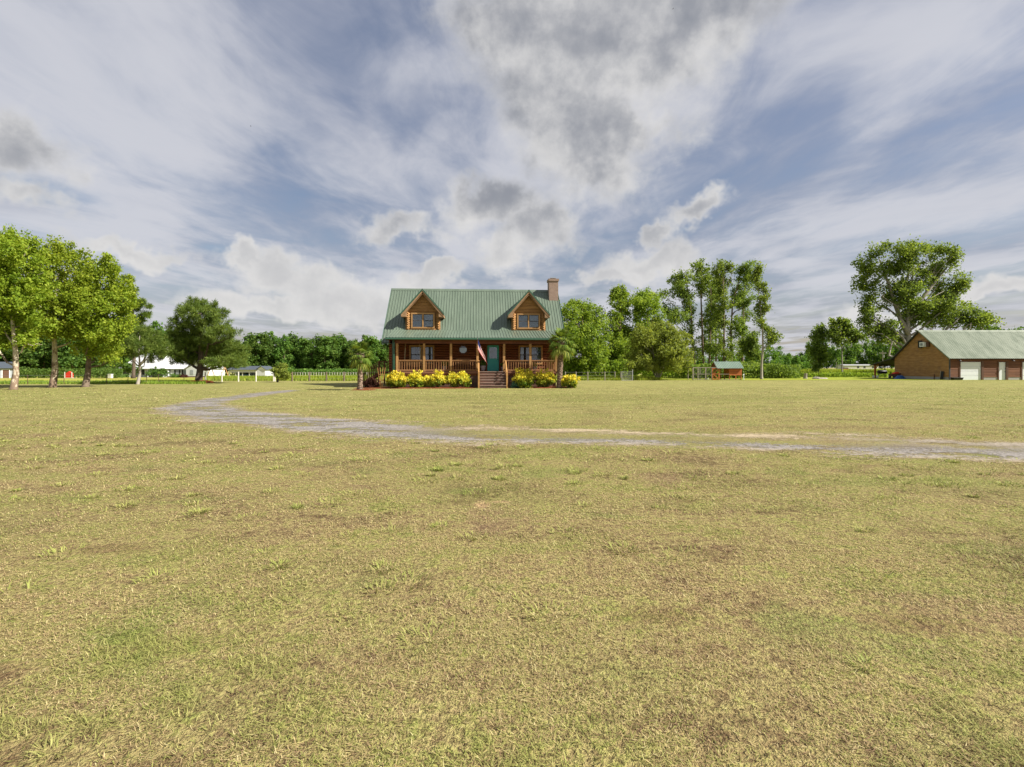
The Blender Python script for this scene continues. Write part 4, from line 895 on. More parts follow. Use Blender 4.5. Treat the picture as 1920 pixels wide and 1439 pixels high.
# dormers
for cx in (-4.4, 4.15):
    yf, hw_ = 2.95, 1.31
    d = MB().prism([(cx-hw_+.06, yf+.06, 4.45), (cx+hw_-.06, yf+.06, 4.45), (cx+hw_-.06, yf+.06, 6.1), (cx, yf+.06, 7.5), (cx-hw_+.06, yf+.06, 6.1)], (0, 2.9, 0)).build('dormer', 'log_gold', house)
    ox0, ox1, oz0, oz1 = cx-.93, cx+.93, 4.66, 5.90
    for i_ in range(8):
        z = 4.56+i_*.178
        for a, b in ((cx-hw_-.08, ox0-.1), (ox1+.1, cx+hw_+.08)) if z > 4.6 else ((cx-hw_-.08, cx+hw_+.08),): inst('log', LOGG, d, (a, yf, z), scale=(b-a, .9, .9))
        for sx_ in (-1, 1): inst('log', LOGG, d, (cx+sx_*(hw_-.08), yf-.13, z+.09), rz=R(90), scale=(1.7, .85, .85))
    for i_ in range(6):                                   # boards closing the gable
        za, zb = 6.02+i_*.25, 6.02+(i_+1)*.25-.012
        xa, xb = max(0, (7.55-za)*.90), max(0.02, (7.55-zb)*.90)
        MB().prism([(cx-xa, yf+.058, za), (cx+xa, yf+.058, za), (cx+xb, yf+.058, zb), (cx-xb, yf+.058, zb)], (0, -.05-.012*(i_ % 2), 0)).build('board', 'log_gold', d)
    window(d, ox0+.1, ox1-.1, oz0+.1, oz1-.1, yf-.06, 'trim', 'blind', .11, 'darkgrey')
    pkz, ez, eh = 7.74, 5.81, 1.71; pitch = (pkz-ez)/eh
    for sx_ in (-1, 1):
        r = MB().prism([(cx, 2.48, pkz), (cx+sx_*eh, 2.48, ez), (cx+sx_*eh, 2.48, ez-.10), (cx, 2.48, pkz-.12)], (0, 3.6, 0)).build('dormer_roof', 'roof', d)
        MB().prism([(cx, 2.455, pkz-.10), (cx+sx_*(eh-.03), 2.455, ez-.09), (cx+sx_*(eh-.03), 2.455, ez-.26), (cx+sx_*(eh-.36), 2.455, ez+.06), (cx, 2.455, pkz-.24)], (0, .022, 0)).build('bargeboard', 'barge', d)
        MB().prism([(cx+sx_*.03, 2.44, pkz+.03), (cx+sx_*(eh+.02), 2.44, ez+.02), (cx+sx_*(eh+.02), 2.44, ez-.088), (cx+sx_*.03, 2.44, pkz-.098)], (0, -.02, 0)).build('rake_trim', 'green_trim', d)
        MB().prism([(cx+sx_*(hw_-.02), 2.478, ez-.26), (cx+sx_*(eh-.02), 2.478, ez-.26), (cx+sx_*(eh-.02), 2.478, ez-.11), (cx+sx_*(hw_-.02), 2.478, ez+.18)], (0, 2.2, 0)).build('soffit', 'barge', d)
        MB().prism([(cx+sx_*.02, 2.7, pkz-.33), (cx+sx_*(eh-.35), 2.7, ez+.04), (cx+sx_*(eh-.35), 2.7, ez-.0), (cx+sx_*.02, 2.7, pkz-.38)], (0, -.22, 0)).build('eave_board', 'barge', d)
    MB().tube([(cx, 2.43, pkz+.02), (cx, 6.0, pkz+.02)], [.05, .05], 6).build('ridge_cap', 'roof', d)
# chimney
ch = box('chimney', 'brick_pale', house, 6.22, 7.02, 5.55, 6.55, 5.2, 9.05)
box('chimney_crown', 'brick_pale', ch, 6.16, 7.08, 5.49, 6.61, 9.05, 9.25); box('flue_cap', 'grey', ch, 6.38, 6.86, 5.75, 6.35, 9.33, 9.38); box('flue', 'brown', ch, 6.46, 6.78, 5.85, 6.25, 9.25, 9.33)
# downspouts
for sx_, x in ((-1, -6.22), (1, 6.22)):
    MB().bar((x, -.10, .15), (x, -.10, 3.4), .10, .08, (0,1,0)).bar((x, -.10, 3.4), (x, -.48, 3.58), .10, .08).build('downspout', 'green_trim', house)
    box('corner_trim', 'green_trim', house, x-.14 if sx_ < 0 else x+.06, x-.06 if sx_ < 0 else x+.14, -.06, .06, .4, 3.56)
# brick steps
for i_ in range(6):
    st = box('step', 'brick', house, .16, 2.06, -1.72+i_*.28, -.061 if i_ < 5 else -.062, 0.0+i_*.2-(.05 if i_ == 0 else 0), .2+i_*.2-.04-.001*i_)
    box('tread', 'block' if False else 'brick_pale', st, .14, 2.08, -1.75+i_*.28, -1.44+i_*.28 if i_ < 5 else -.063, .2+i_*.2-.04, .2+i_*.2)
for x in (.09, 2.13):
    r = MB().bar((x, -.1, 2.02), (x, -1.62, 1.16), .09, .05).bar((x, -.1, 1.45), (x, -1.62, .35), .05, .08).build('stair_rail', 'newwood', house)
    box('newel_post', 'newwood', r, x-.06, x+.06, -1.74, -1.62, 0, 1.18)
    for k_ in range(8):
        f = (k_+.5)/8; yy = -.12-f*1.48; MB().box(x-.02, x+.02, yy-.02, yy+.02, 1.44-f*1.08, 2.0-f*.85).build('baluster', 'newwood', r)
# side deck with stairs going down to the left
sd = MB().box(-8.3, WL-.12, 4.6, 7.4, 1.0, 1.15)
for x, y in ((-8.25, 4.7), (-8.25, 7.3), (-7.2, 4.7)): sd.box(x-.06, x+.06, y-.06, y+.06, -.05, 2.0)
sd.bar((-8.3, 4.7, 2.02), (WL-.1, 4.7, 2.02), .1, .05).bar((-8.25, 4.7, 2.02), (-8.25, 7.3, 2.02), .1, .05)
sdo = sd.build('side_deck', 'deckwood', house)
DB = MB().box(-.022, .022, -.022, .022, 0, .86).mesh('baluster', 'deckwood')
for k_ in range(11): inst('baluster', DB, sdo, (-8.15+k_*.125, 4.7, 1.15))
for i_ in range(6): box('stair_step', 'deckwood', sdo, -8.55-i_*.26, -8.28-i_*.26, 4.65, 5.9, .93-i_*.17, .97-i_*.17)
for y in (4.65, 5.9):
    MB().bar((-8.28, y, 2.0), (-9.85, y, .98), .08, .05).bar((-8.28, y, .98), (-9.85, y, -.04), .05, .24).bar((-9.82, y, 1.0), (-9.82, y, -.05), .09, .09).build('stair_rail', 'deckwood', sdo)
    for k_ in range(10):
        f = (k_+.5)/10; inst('baluster', DB, sdo, (-8.3-f*1.5, y, 1.12-f*1.0))

# ------------------------------------------------------------------ things on and around the porch
def at_house(name, label, cat, lx, ly, z, rz=0.0): return thing(name, label, cat, HW(lx, ly, z), TH+rz)
sw = at_house('porch_swing', 'wooden porch swing hanging on ropes at the left end of the porch', 'swing', -5.0, 1.1, 1.2)
box('seat', 'rail', sw, -.62, .62, -.25, .25, .40, .45)
for k_ in range(8): box('slat', 'newwood', sw, -.58+k_*.15, -.47+k_*.15, .22, .25, .48, .92)
for x in (-.62, .62): MB().bar((x, -.25, .66), (x, .25, .66), .06, .04).bar((x, -.22, .42), (x, -.22, .66), .05, .05).build('arm', 'rail', sw)
for x in (-.62, .62): MB().tube([(x, .2, .66), (x*.92, .1, 1.5), (x*.86, 0, 2.40)], [.016]*3, 5).tube([(x, -.2, .66), (x*.93, -.1, 1.5), (x*.86, 0, 2.40)], [.016]*3, 5).build('rope', 'rope', sw)
bn = at_house('porch_bench', 'low wooden bench on the porch below the octagonal window', 'bench', -1.15, 1.85, 1.203)
box('seat', 'deckwood', bn, -.6, .6, -.22, .22, .40, .45); box('backrest', 'rail', bn, -.6, .6, .19, .23, .55, 1.0)
for x in (-.54, .54):
    for y in (-.18, .2): box('leg', 'deckwood', bn, x-.03, x+.03, y-.025, y+.025, 0, .4)
    box('back_post', 'deckwood', bn, x-.03, x+.03, .18, .24, .45, .95)
def lathe(prof, n=14):
    mb = MB(); m = len(prof)
    for r_, z in prof:
        for k_ in range(n): mb.v.append((r_*math.cos(2*math.pi*k_/n), r_*math.sin(2*math.pi*k_/n), z))
    for i_ in range(m-1):
        for k_ in range(n): mb.f.append((i_*n+k_, i_*n+(k_+1) % n, (i_+1)*n+(k_+1) % n, (i_+1)*n+k_))
    mb.f.append(tuple(range(n-1, -1, -1))); return mb
def planter(label, lx, ly, leafmat, seed, s=1.0, z=1.203):
    p = at_house('potted_plant', label, 'plant', lx, ly, z)
    lathe([(.13*s, 0), (.17*s, .2*s), (.21*s, .42*s), (.22*s, .44*s), (.19*s, .44*s), (.17*s, .38*s), (0.001, .37*s)]).build('pot', 'pot', p, True)
    inst('foliage', crown_mesh('foliage', [(0, 0, .62*s, .22*s, .22*s, .26*s)], leafmat, np.random.default_rng(seed), .09, .12, 30, 1.2), p)
planter('grey planter with a dark leafy plant left of the teal door', .42, .9, 'leaf_wood', 201)
planter('dark planter half hidden behind the stair rail right of the teal door', 2.0, 1.4, 'leaf_wood', 202, .8)
planter('pale flowering plant in a pot behind the right porch railing', 4.35, .35, 'leaf_olive', 203, .85)
planter('leafy plant in a pot behind the second left railing bay', -2.5, .4, 'leaf_olive', 204, .9)
cb = at_house('wooden_cabinet', 'light wooden storage box at the right end of the porch', 'box', 5.62, .5, 1.203)
MB().box(-.24, .24, -.2, .2, 0, .72).build('body', 'newwood', cb); box('lid', 'newwood', cb, -.27, .27, -.23, .23, .72, .76)
for k_ in range(3): box('door_board', 'newwood', cb, -.22+k_*.15, -.085+k_*.15, -.225, -.202, .04, .68)
# flag
fl = at_house('flag', 'limp American flag on a short pole fixed to the porch post left of the stairs', 'flag', 0, -.09, 0)
MB().tube([(0, 0, 2.62), (0.0, -.95, 3.64)], [.016, .014], 6).build('pole', 'newwood', fl); MB().tube([(0, .02, 2.62), (0, -.06, 2.70)], [.03, .024], 6).build('bracket', 'grey', fl)
MB().tube([(0, -.95, 3.64), (0, -.975, 3.667)], [.024, .02], 6).build('finial', 'grey', fl)
def flagpt(u, v, off=0.0):                              # u along the fly, v up the hoist
    hx, hy, hz = 0.0, -.22-.70*v, 2.86+.75*v
    fold = .06*math.sin(v*9.0+u*2.2)*u
    return (hx+.03+.72*u**1.1*(1-.45*v)+fold*.6, hy-.05*u+fold+off+.18*u*v, hz-1.20*u+.06*u*u+.12*u*v)
nu, nv = 20, 26
V = [flagpt(a/nu, b/nv) for b in range(nv+1) for a in range(nu+1)]
FF = [(b*(nu+1)+a, b*(nu+1)+a+1, (b+1)*(nu+1)+a+1, (b+1)*(nu+1)+a) for b in range(nv) for a in range(nu)]
me = bpy.data.meshes.new('cloth'); me.from_pydata(V, [], FF)
for q in ('flagred', 'flagwhite', 'flagblue'): me.materials.append(MATS[q])
for k_, pl in enumerate(me.polygons):
    b, a = divmod(k_, nu); pl.material_index = 2 if (a < 8 and b >= 12) else (b//2) % 2; pl.use_smooth = True
inst('cloth', me, fl)
mb = MB()
for r_ in range(9):
    for c_ in range(6 if r_ % 2 == 0 else 5):
        cu = (.035+(c_+(.5 if r_ % 2 else 0))*.066); cv = 12/26+(r_+.7)*.0575
        for off in (-.006, .006):
            pts = [flagpt(cu+(.016 if j % 2 == 0 else .0065)*math.cos(R(90+36*j))*.7, cv+(.016 if j % 2 == 0 else .0065)*math.sin(R(90+36*j)), off) for j in range(10)]
            mb.add(pts, [tuple(range(10))])
me = bpy.data.meshes.new('stars'); me.from_pydata(mb.v, [], mb.f); me.materials.append(MATS['flagwhite']); inst('stars', me, fl)
# shrubs in the bed
gold_lab = ['leftmost golden yellow shrub in the mulch bed by the house corner', 'second golden yellow shrub from the left before the porch', 'third golden yellow shrub from the left before the porch', 'fourth golden yellow shrub, next to the left stair rail',
            'green and gold shrub just right of the brick steps', 'green and gold shrub between the steps and the right palm', 'rightmost golden yellow shrub beyond the right palm trunk']
for k_, (px, hwp, py, Y, gold) in enumerate(((744,20,694,36.9,1.0),(783,19,694,37.3,.95),(820,18,693,37.3,1.0),(860,20,693,37.4,.95),(983,20,689,37.6,.98),(1021,19,690,37.6,.98),(1068,17,699,37.4,.95))):
    x = PX(px, Y); h = PZ(py, Y)*.97; w = hwp/F*Y*1.04; rgs = np.random.default_rng(300+k_)
    t = thing('golden_shrub', gold_lab[k_], 'shrub', (x, Y, 0), 0, 'golden shrubs along the porch')
    lob = [(0, 0, h*.5, w*.86, w*.75, h*.44)]+[(w*.55*math.cos(a), w*.5*math.sin(a), h*(.28+.22*rgs.uniform()), w*.5, w*.45, h*.27) for a in np.linspace(0, 5.5, 8)]
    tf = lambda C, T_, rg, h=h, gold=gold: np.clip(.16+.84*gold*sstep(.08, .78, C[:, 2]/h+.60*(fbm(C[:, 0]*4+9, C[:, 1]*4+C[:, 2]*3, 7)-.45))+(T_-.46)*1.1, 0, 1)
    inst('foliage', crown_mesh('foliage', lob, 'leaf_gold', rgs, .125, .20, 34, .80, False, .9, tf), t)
    mb = MB()
    for _ in range(7):
        a = rgs.uniform(0, 6.28); mb.tube([(0, 0, -.02), (.25*w*math.cos(a), .25*w*math.sin(a), h*.3), (.6*w*math.cos(a), .6*w*math.sin(a), h*.65)], [.018, .012, .006], 4)
    mb.build('stem', 'bark', t)
def low_shrub(name, label, px, Y, wpx, py, mat, seed, leaf=.08):
    x = PX(px, Y); h = PZ(py, Y)-float(tz(x, Y)); w = wpx/F*Y; rgs = np.random.default_rng(seed); t = thing(name, label, 'shrub', (x, Y, float(tz(x, Y))))
    inst('foliage', crown_mesh('foliage', [(0, 0, h*.5, w, w*.8, h*.45), (-.4*w, 0, h*.4, w*.6, w*.6, h*.4), (.4*w, 0, h*.4, w*.6, w*.6, h*.4)], mat, rgs, leaf, leaf*1.8, 40, .7), t)
    MB().tube([(0, 0, -.02), (0, 0, h*.5)], [.03, .012], 5).build('stem', 'bark', t)
low_shrub('dark_shrub', 'dark reddish shrub below the side stairs behind the left palm', 697, 37.2, 15, 708, 'leaf_red', 320)
low_shrub('hosta_plant', 'low blue green plant beside the right stair rail', 966, 37.3, 8, 713, 'leaf_blue', 321)
# fan of stakes
tr = thing('fan_trellis', 'wooden fan trellis of four sticks standing in the mulch by the left palm', 'trellis', (PX(715, 36.6), 36.6, 0))
for k_, x in enumerate((-.27, -.09, .11, .28)): MB().bar((x*.22, 0, 0), (x, 0, 1.50), .035, .022, (0,1,0)).build('stick', 'newwood', tr)
MB().bar((-.12, -.02, .55), (.13, -.02, .55), .02, .03).bar((-.2, -.02, 1.0), (.21, -.02, 1.0), .02, .03).build('crossbar', 'newwood', tr)
# mulch
def mat_mulch():
    m, t = new_mat('red_mulch'); p = POS(t); n = NOISE(t, p, 14, 5, .7); v = node(t, 'ShaderNodeTexVoronoi', {'Vector': SCALE(t, p, (22, 50, 22)), 'Scale': 1.0}).outputs['Distance']
    finish(t, MIX(t, n, (.11, .035, .016), (.34, .105, .042)), .95, M(t, 'ADD', v, n), 1.0, .05, .1); return m
MATS['mulch'] = mat_mulch()
def blob_bed(name, cx, cy, rx, ry, h, seed, rz=0.0, n=60):
    rgs = np.random.default_rng(seed); V = []; F_ = []; rings = (1.0, .8, .45)
    wv = [1+.10*math.sin(3*a+seed)+.07*math.sin(7*a+1.3*seed)+rgs.normal()*.025 for a in np.linspace(0, 2*math.pi, n, endpoint=False)]
    def sq(a):
        c, s_ = math.cos(a), math.sin(a); return math.copysign(abs(c)**.35, c), math.copysign(abs(s_)**.35, s_)
    for ri, r_ in enumerate(rings):
        for k_ in range(n):
            a = 2*math.pi*k_/n; c, s_ = sq(a) if rx > 3 else (math.cos(a), math.sin(a)); ww = 1+(wv[k_]-1)*(1 if rx < 3 else .35)
            V.append((rx*r_*c*(1 if rx > 3 else ww), ry*r_*s_*ww, (.008, h*.7, h)[ri]+rgs.uniform(0, .012)*(ri > 0)))
    for ri in range(len(rings)-1):
        for k_ in range(n): F_.append((ri*n+k_, ri*n+(k_+1) % n, (ri+1)*n+(k_+1) % n, (ri+1)*n+k_))
    F_.append(tuple((len(rings)-1)*n+k_ for k_ in range(n)))
    mb = MB().add(V, F_); o = mb.build(name, 'mulch', None, True, (cx, cy, 0), rz); return struct(o)
bx, by, _ = HW(-4.2, -.9, 0); blob_bed('mulch_bed', bx-.3, by, 4.35, 1.35, .07, 3, TH)
bx, by, _ = HW(4.75, -.9, 0); blob_bed('mulch_bed', bx, by, 2.65, 1.25, .07, 5, TH)
blob_bed('mulch_ring', PX(372, 50.5), 50.5, 1.5, 1.0, .24, 8)
blob_bed('mulch_ring', PX(675, 33.9)+.2, 34.1, .8, .6, .05, 9)
# palms
def palm(label, px, Y, top_py, lean_px, r0, seed, nf=30, fl_=1.0):
    rgs = np.random.default_rng(seed); x = PX(px, Y); t = thing('fan_palm', label, 'palm', (x, Y, 0)); H = PZ(top_py, Y); lx = lean_px/F*Y
    n = 22; pts = [(lx*(k_/n)**1.5, 0, H*k_/n-.03*(k_ == 0)) for k_ in range(n+1)]
    rs = [r0*(1.18-.2*min(1, k_/4) if k_ < 5 else 1.0)*(1+.07*(k_ % 2))*(1+.30*sstep(.80, .95, k_/n)) for k_ in range(n+1)]
    MB().tube(pts, rs, 10).build('trunk', 'bark_palm', t, True)
    mb = MB()
    for k_ in range(46):                                  # old leaf bases under the crown
        a = rgs.uniform(0, 6.28); z = H*rgs.uniform(.80, 1.0); c, s_ = math.cos(a), math.sin(a); rr = r0*1.15
        mb.bar((lx+c*rr*.8, s_*rr*.8, z), (lx+c*rr*1.45, s_*rr*1.45, z+.14), .05, .018)
    mb.build('leaf_base', 'bark', t)
    for k_ in range(nf):
        a = k_*2.4+rgs.uniform(-.3, .3); el = R(78-128*((k_+.5)/nf)**1.0); c, s_ = math.cos(a), math.sin(a)
        d = Vector((c*math.cos(el), s_*math.cos(el), math.sin(el))); L = fl_*rgs.uniform(.42, .62)
        b0 = Vector((lx, 0, H-.02+.12*math.sin(el))); e = b0+d*L+Vector((0, 0, -.05)); side = d.cross(Vector((0, 0, 1))).normalized(); up = side.cross(d).normalized()
        P_ = []; T_ = []; nl = 19; age = k_/nf
        for j in range(nl):
            th = R(-92+184*j/(nl-1)); dr = d*math.cos(th)+side*math.sin(th); ll = fl_*rgs.uniform(.50, .66)*(1-.22*abs(math.sin(th)))
            m1 = e+dr*ll*.55+up*.05*ll; tip = e+dr*ll+Vector((0, 0, -1))*ll*(.16+.42*age+rgs.uniform(0, .12)); wv_ = dr.cross(up).normalized()*.032*fl_
            P_ += [e, m1-wv_, tip, m1+wv_]; T_ += [np.clip(.40+.15*rgs.normal()+.45*(age > .82)*rgs.uniform(), 0, 1)]*4
        me = raw_mesh('frond', [tuple(p) for p in P_], np.arange(len(P_)).reshape(-1, 4), 'leaf_palm', T_)
        fo = inst('frond', me, t); MB().tube([b0, b0+(e-b0)*.5+Vector((0, 0, .03)), e], [.016, .012, .008], 4).build('stalk', 'leaf_palm_stalk', fo)
MATS['leaf_palm_stalk'] = mat_plain('palm_stalk', (.16, .19, .05), .6, .2, 5)
palm('short fan palm with brown fibrous trunk left of the side stairs', 675, 33.9, 666, 1, .165, 401, 26, 1.0)
palm('taller fan palm with thick trunk at the right corner of the porch', 1049, 37.3, 643, 4, .20, 402, 34, 1.15)

# ------------------------------------------------------------------ barn on the right
BX, BY = 52.4, 61.3; BL, BD, BE, BR = 24.0, 8.8, 2.75, 6.12
barn = thing('barn', 'long brown board barn with pale green metal roof and white garage doors', 'barn', (BX, BY, 0))
def siding(name, poly_fn, z0, z1, mat, axis, pos, d=.19):
    """lapped boards; poly_fn(z) -> (a,b) extent along the wall at height z"""
    mb = MB(); z = z0
    while z < z1-.02:
        zt = min(z+d, z1); (a0, b0), (a1, b1) = poly_fn(z), poly_fn(zt)
        if axis == 'y': mb.add([(pos-.03, a0, z), (pos-.03, b0, z), (pos, b1, zt), (pos, a1, zt), (pos+.04, a0, z), (pos+.04, b0, z), (pos+.04, b1, zt), (pos+.04, a1, zt)], [(0,3,2,1), (0,1,5,4), (4,5,6,7)])
        else: mb.add([(a0, pos-.03, z), (b0, pos-.03, z), (b1, pos, zt), (a1, pos, zt), (a0, pos+.04, z), (b0, pos+.04, z), (b1, pos+.04, zt), (a1, pos+.04, zt)], [(0,1,2,3), (0,4,5,1), (4,7,6,5)])
        z = zt
    return stuff(mb.build(name, mat, barn))
gab = lambda z: (0, BD) if z <= BE else ((z-BE)/(BR-BE)*BD/2, BD-(z-BE)/(BR-BE)*BD/2)
siding('gable_siding', gab, .36, BR-.08, 'log_barn', 'y', 0.0)
box('gable_footing', 'block', barn, -.01, .2, 0, BD, -.1, .36)
BDOORS = [(1.24, 3.80, 2.17, 'garage_door'), (5.84, 6.75, 2.14, 'entry_door'), (8.65, 11.25, 2.17, 'garage_door')]
segs = []; xx = 0.0
for a, b, h, nm in BDOORS: segs.append((xx, a)); xx = b
segs.append((xx, BL))
for a, b in segs: siding('front_siding', lambda z, a=a, b=b: (a, b), .34, 2.2, 'board_red', 'x', 0.0)
siding('front_siding', lambda z: (0.0, BL), 2.2, BE, 'board_red', 'x', 0.0)
for a, b in segs: box('front_footing', 'block', barn, a+.002, b-.002, .0, .2, -.1, .34)
box('corner_board', 'darkgrey', barn, -.05, .06, -.05, .06, 0, BE)
for a, b, h, nm in BDOORS:
    d = box(nm, 'white', barn, a+.03, b-.03, .06, .12, 0.0, h)
    if nm == 'garage_door':
        for k_ in range(4): box('door_section', 'white', d, a+.04, b-.04, .035, .059, .02+k_*h/4, (k_+1)*h/4-.02)
    else:
        MB().tube([(b-.12, .0, 1.0), (b-.12, .06, 1.0)], [.035, .02], 6).build('handle', 'black', d)
    MB().box(a-.12, a+.03, -.06, .08, 0, h+.1).box(b-.03, b+.22, -.06, .08, 0, h+.1).build('door_trim', 'brown', d)
for x in (.9, 7.25):
    l = MB().tube([(x, -.03, 2.35), (x, -.30, 2.45), (x, -.38, 2.36)], [.02]*3, 6).build('barn_lamp', 'black', barn)
    MB().tube([(x, -.38, 2.40), (x, -.38, 2.27)], [.05, .17], 10).build('lamp_shade', 'black', l)
MB().box(0, BL, BD-.05, BD, 0, BE).build('back_wall', 'log_barn', barn)
MB().prism([(BL-.05, .05, 0), (BL-.05, BD, 0), (BL-.05, BD, BE), (BL-.05, BD/2, BR-.1), (BL-.05, .05, BE)], (.05, 0, 0)).build('end_wall', 'log_barn', barn)
bs = (BR-BE)/(BD/2); e0 = -.35
br = MB().prism([(-.32, e0, BE+e0*bs+.02), (-.32, BD/2, BR+.02), (-.32, BD-e0, BE+e0*bs+.02), (-.32, BD-e0, BE+e0*bs+.10), (-.32, BD/2, BR+.10), (-.32, e0, BE+e0*bs+.10)], (BL+.6, 0, 0)).build('roof', 'darkgrey', barn)
np_ = 27; bpw = (BL+.6)/np_
BF = panel_mesh('roof_panel', bpw, e0-.04, BE+(e0-.04)*bs+.125, BD/2, BR+.125, 'roof_barn', 4, .02, .03); BB_ = panel_mesh('roof_panel', bpw, BD-e0+.04, BE+(e0-.04)*bs+.125, BD/2, BR+.125, 'roof_barn', 4, .02, .03)
for i_ in range(np_): inst('roof_panel', BF, br, (-.32+i_*bpw, 0, 0)); inst('roof_panel', BB_, br, (-.32+i_*bpw, 0, 0))
MB().prism([(-.36, BD/2-.25, BR-.05), (-.36, BD/2, BR+.17), (-.36, BD/2+.25, BR-.05), (-.36, BD/2, BR+.12)], (BL+.68, 0, 0)).build('ridge_cap', 'roof_barn', br)
MB().prism([(-.35, e0-.04, BE+(e0-.04)*bs+.0), (-.35, BD/2, BR+.0), (-.35, BD/2, BR+.16), (-.35, e0-.04, BE+(e0-.04)*bs+.16)], (.03, 0, 0)).build('rake_trim', 'roof_barn', br)
# lean-to
lt = MB().prism([(-.45, BD+.05, BE-.08), (-.45, BD+4.3, 1.80), (-.45, BD+4.3, 1.90), (-.45, BD+.05, BE+.02)], (16, 0, 0)).build('lean_to', 'darkgrey', barn)
for x in (.0, 3.8, 7.6, 11.4): MB().box(x-.09, x+.09, BD+3.7, BD+3.88, 0, 1.95).bar((x, BD+3.75, 1.25), (x, BD+3.1, 1.95), .1, .1).build('post', 'coop', lt)
MB().box(-.2, 11.8, BD+3.72, BD+3.86, 1.74, 1.86).build('beam', 'deckwood', lt)
# things fixed in the gable
ac = box('air_conditioner', 'white', barn, -.48, .03, 3.30, 3.95, 4.12, 4.72)
MB().tube([(-.485, 3.62, 4.42), (-.51, 3.62, 4.42)], [.22, .22], 16).build('fan_grille', 'grey', ac); MB().tube([(-.511, 3.62, 4.42), (-.52, 3.62, 4.42)], [.05, .05], 10).build('fan_hub', 'black', ac)
MB().box(-.28, -.035, 4.0, 4.45, 4.02, 4.95).build('vent_louver', 'black', barn); MB().box(-.20, -.036, 2.85, 3.25, 4.1, 4.7).build('shelf_bracket', 'brown', barn); MB().bar((-.10, 3.2, 4.9), (-.10, 5.6, 4.80), .05, .06).build('ledge', 'trim', barn)
hd = thing('wood_plank', 'dark board leaning on the gable wall near the barn corner', 'plank', (BX-.1, BY+.85, 0))
MB().bar((-.18, 0, 0), (-.02, 0, 1.05), .34, .05, (1,0,0)).build('board', 'black', hd); MB().bar((-.20, .24, 0), (-.02, .26, 1.1), .06, .05, (1,0,0)).build('lath', 'greywood', hd)
pp = thing('pipe_stub', 'short dark post leaning against the barn footing', 'post', (BX-.14, BY+2.1, 0)); MB().tube([(0, 0, 0), (.08, .05, .62)], [.05, .05], 6).tube([(.08, .05, .62), (.08, .05, .66)], [.065, .06], 6).build('shaft', 'brown', pp)
# clutter by the lean-to
def bucket(label, px, Y):
    b = thing('bucket', label, 'bucket', (PX(px, Y), Y, 0), 0, 'white buckets by the lean-to'); lathe([(.13, 0), (.16, .36), (.165, .38), (.145, .38), (.12, .05), (.001, .05)]).build('body', 'white', b, True)
    MB().tube([(-.16, 0, .35), (-.1, 0, .47), (.1, 0, .47), (.16, 0, .35)], [.006]*4, 4).build('handle', 'chain', b)
bucket('white bucket left of the lean-to post', 1638, 70.0); bucket('white bucket right of the lean-to post', 1645, 70.5); bucket('white bucket on the ground under the middle of the lean-to', 1668, 70.0)
sm = thing('smoker_grill', 'black barrel smoker with chimney under the lean-to', 'grill', (PX(1654, 75), 75, 0))
MB().tube([(-.6, 0, .85), (-.55, 0, .85), (.55, 0, .85), (.6, 0, .85)], [.22, .28, .28, .22], 14).build('barrel', 'black', sm, True); MB().tube([(.4, 0, 1.1), (.4, 0, 1.75)], [.06, .06], 8).build('chimney', 'black', sm)
for x in (-.45, .45):
    for y in (-.18, .18): MB().bar((x, y, 0), (x*.9, y*.7, .65), .04, .04).build('leg', 'black', sm)
box('shelf', 'darkgrey', sm, -.55, .55, -.5, -.25, .72, .75)
wg = thing('garden_cart', 'dark red garden cart beside the lean-to corner', 'cart', (PX(1678, 68.9), 68.9, 0))
MB().prism([(-.55, -.3, .35), (.5, -.3, .35), (.62, -.3, .72), (-.62, -.3, .62)], (0, .6, 0)).build('tray', 'brown', wg); MB().prism([(-.30, -.26, .66), (.45, -.26, .70), (.30, -.26, .88), (-.1, -.26, .84)], (0, .5, 0)).build('load', 'red', wg)
for x in (-.4, .4):
    for y in (-.36, .32): w_ = MB().tube([(x, y, .18), (x, y+.06, .18)], [.18, .18], 12).build('wheel', 'black', wg); MB().tube([(x, y-.005, .18), (x, y+.065, .18)], [.07, .07], 8).build('hub', 'grey', w_)
rgs = np.random.default_rng(77)
tb = thing('blue_tarp', 'crumpled blue tarp heap on the ground by the barn gable', 'tarp', (PX(1687, 67), 67, 0))
n = 16; V = []
for b in range(n+1):
    for a in range(n+1):
        u, v = a/n*2-1, b/n*2-1; r_ = min(1, math.hypot(u, v)); V.append((u*.75, v*.5, max(.012, .46*(1-r_**2)*(.75+.5*float(vnoise(np.array(u*2.5+3), np.array(v*2.5), 4)))) +rgs.uniform(0, .025)))
MB().add(V, [(b*(n+1)+a, b*(n+1)+a+1, (b+1)*(n+1)+a+1, (b+1)*(n+1)+a) for b in range(n) for a in range(n)]).build('sheet', 'blue', tb)
dl = thing('feed_trough', 'low black trough in front of the barn wall left of the first garage door', 'trough', (BX+.55, BY-.35, 0))
MB().prism([(-.5, -.2, 0), (.5, -.2, 0), (.6, -.25, .28), (-.6, -.25, .28)], (0, .4, 0)).build('tub', 'black', dl); MB().box(-.62, .62, -.27, .17, .28, .31).build('rim', 'darkgrey', dl)

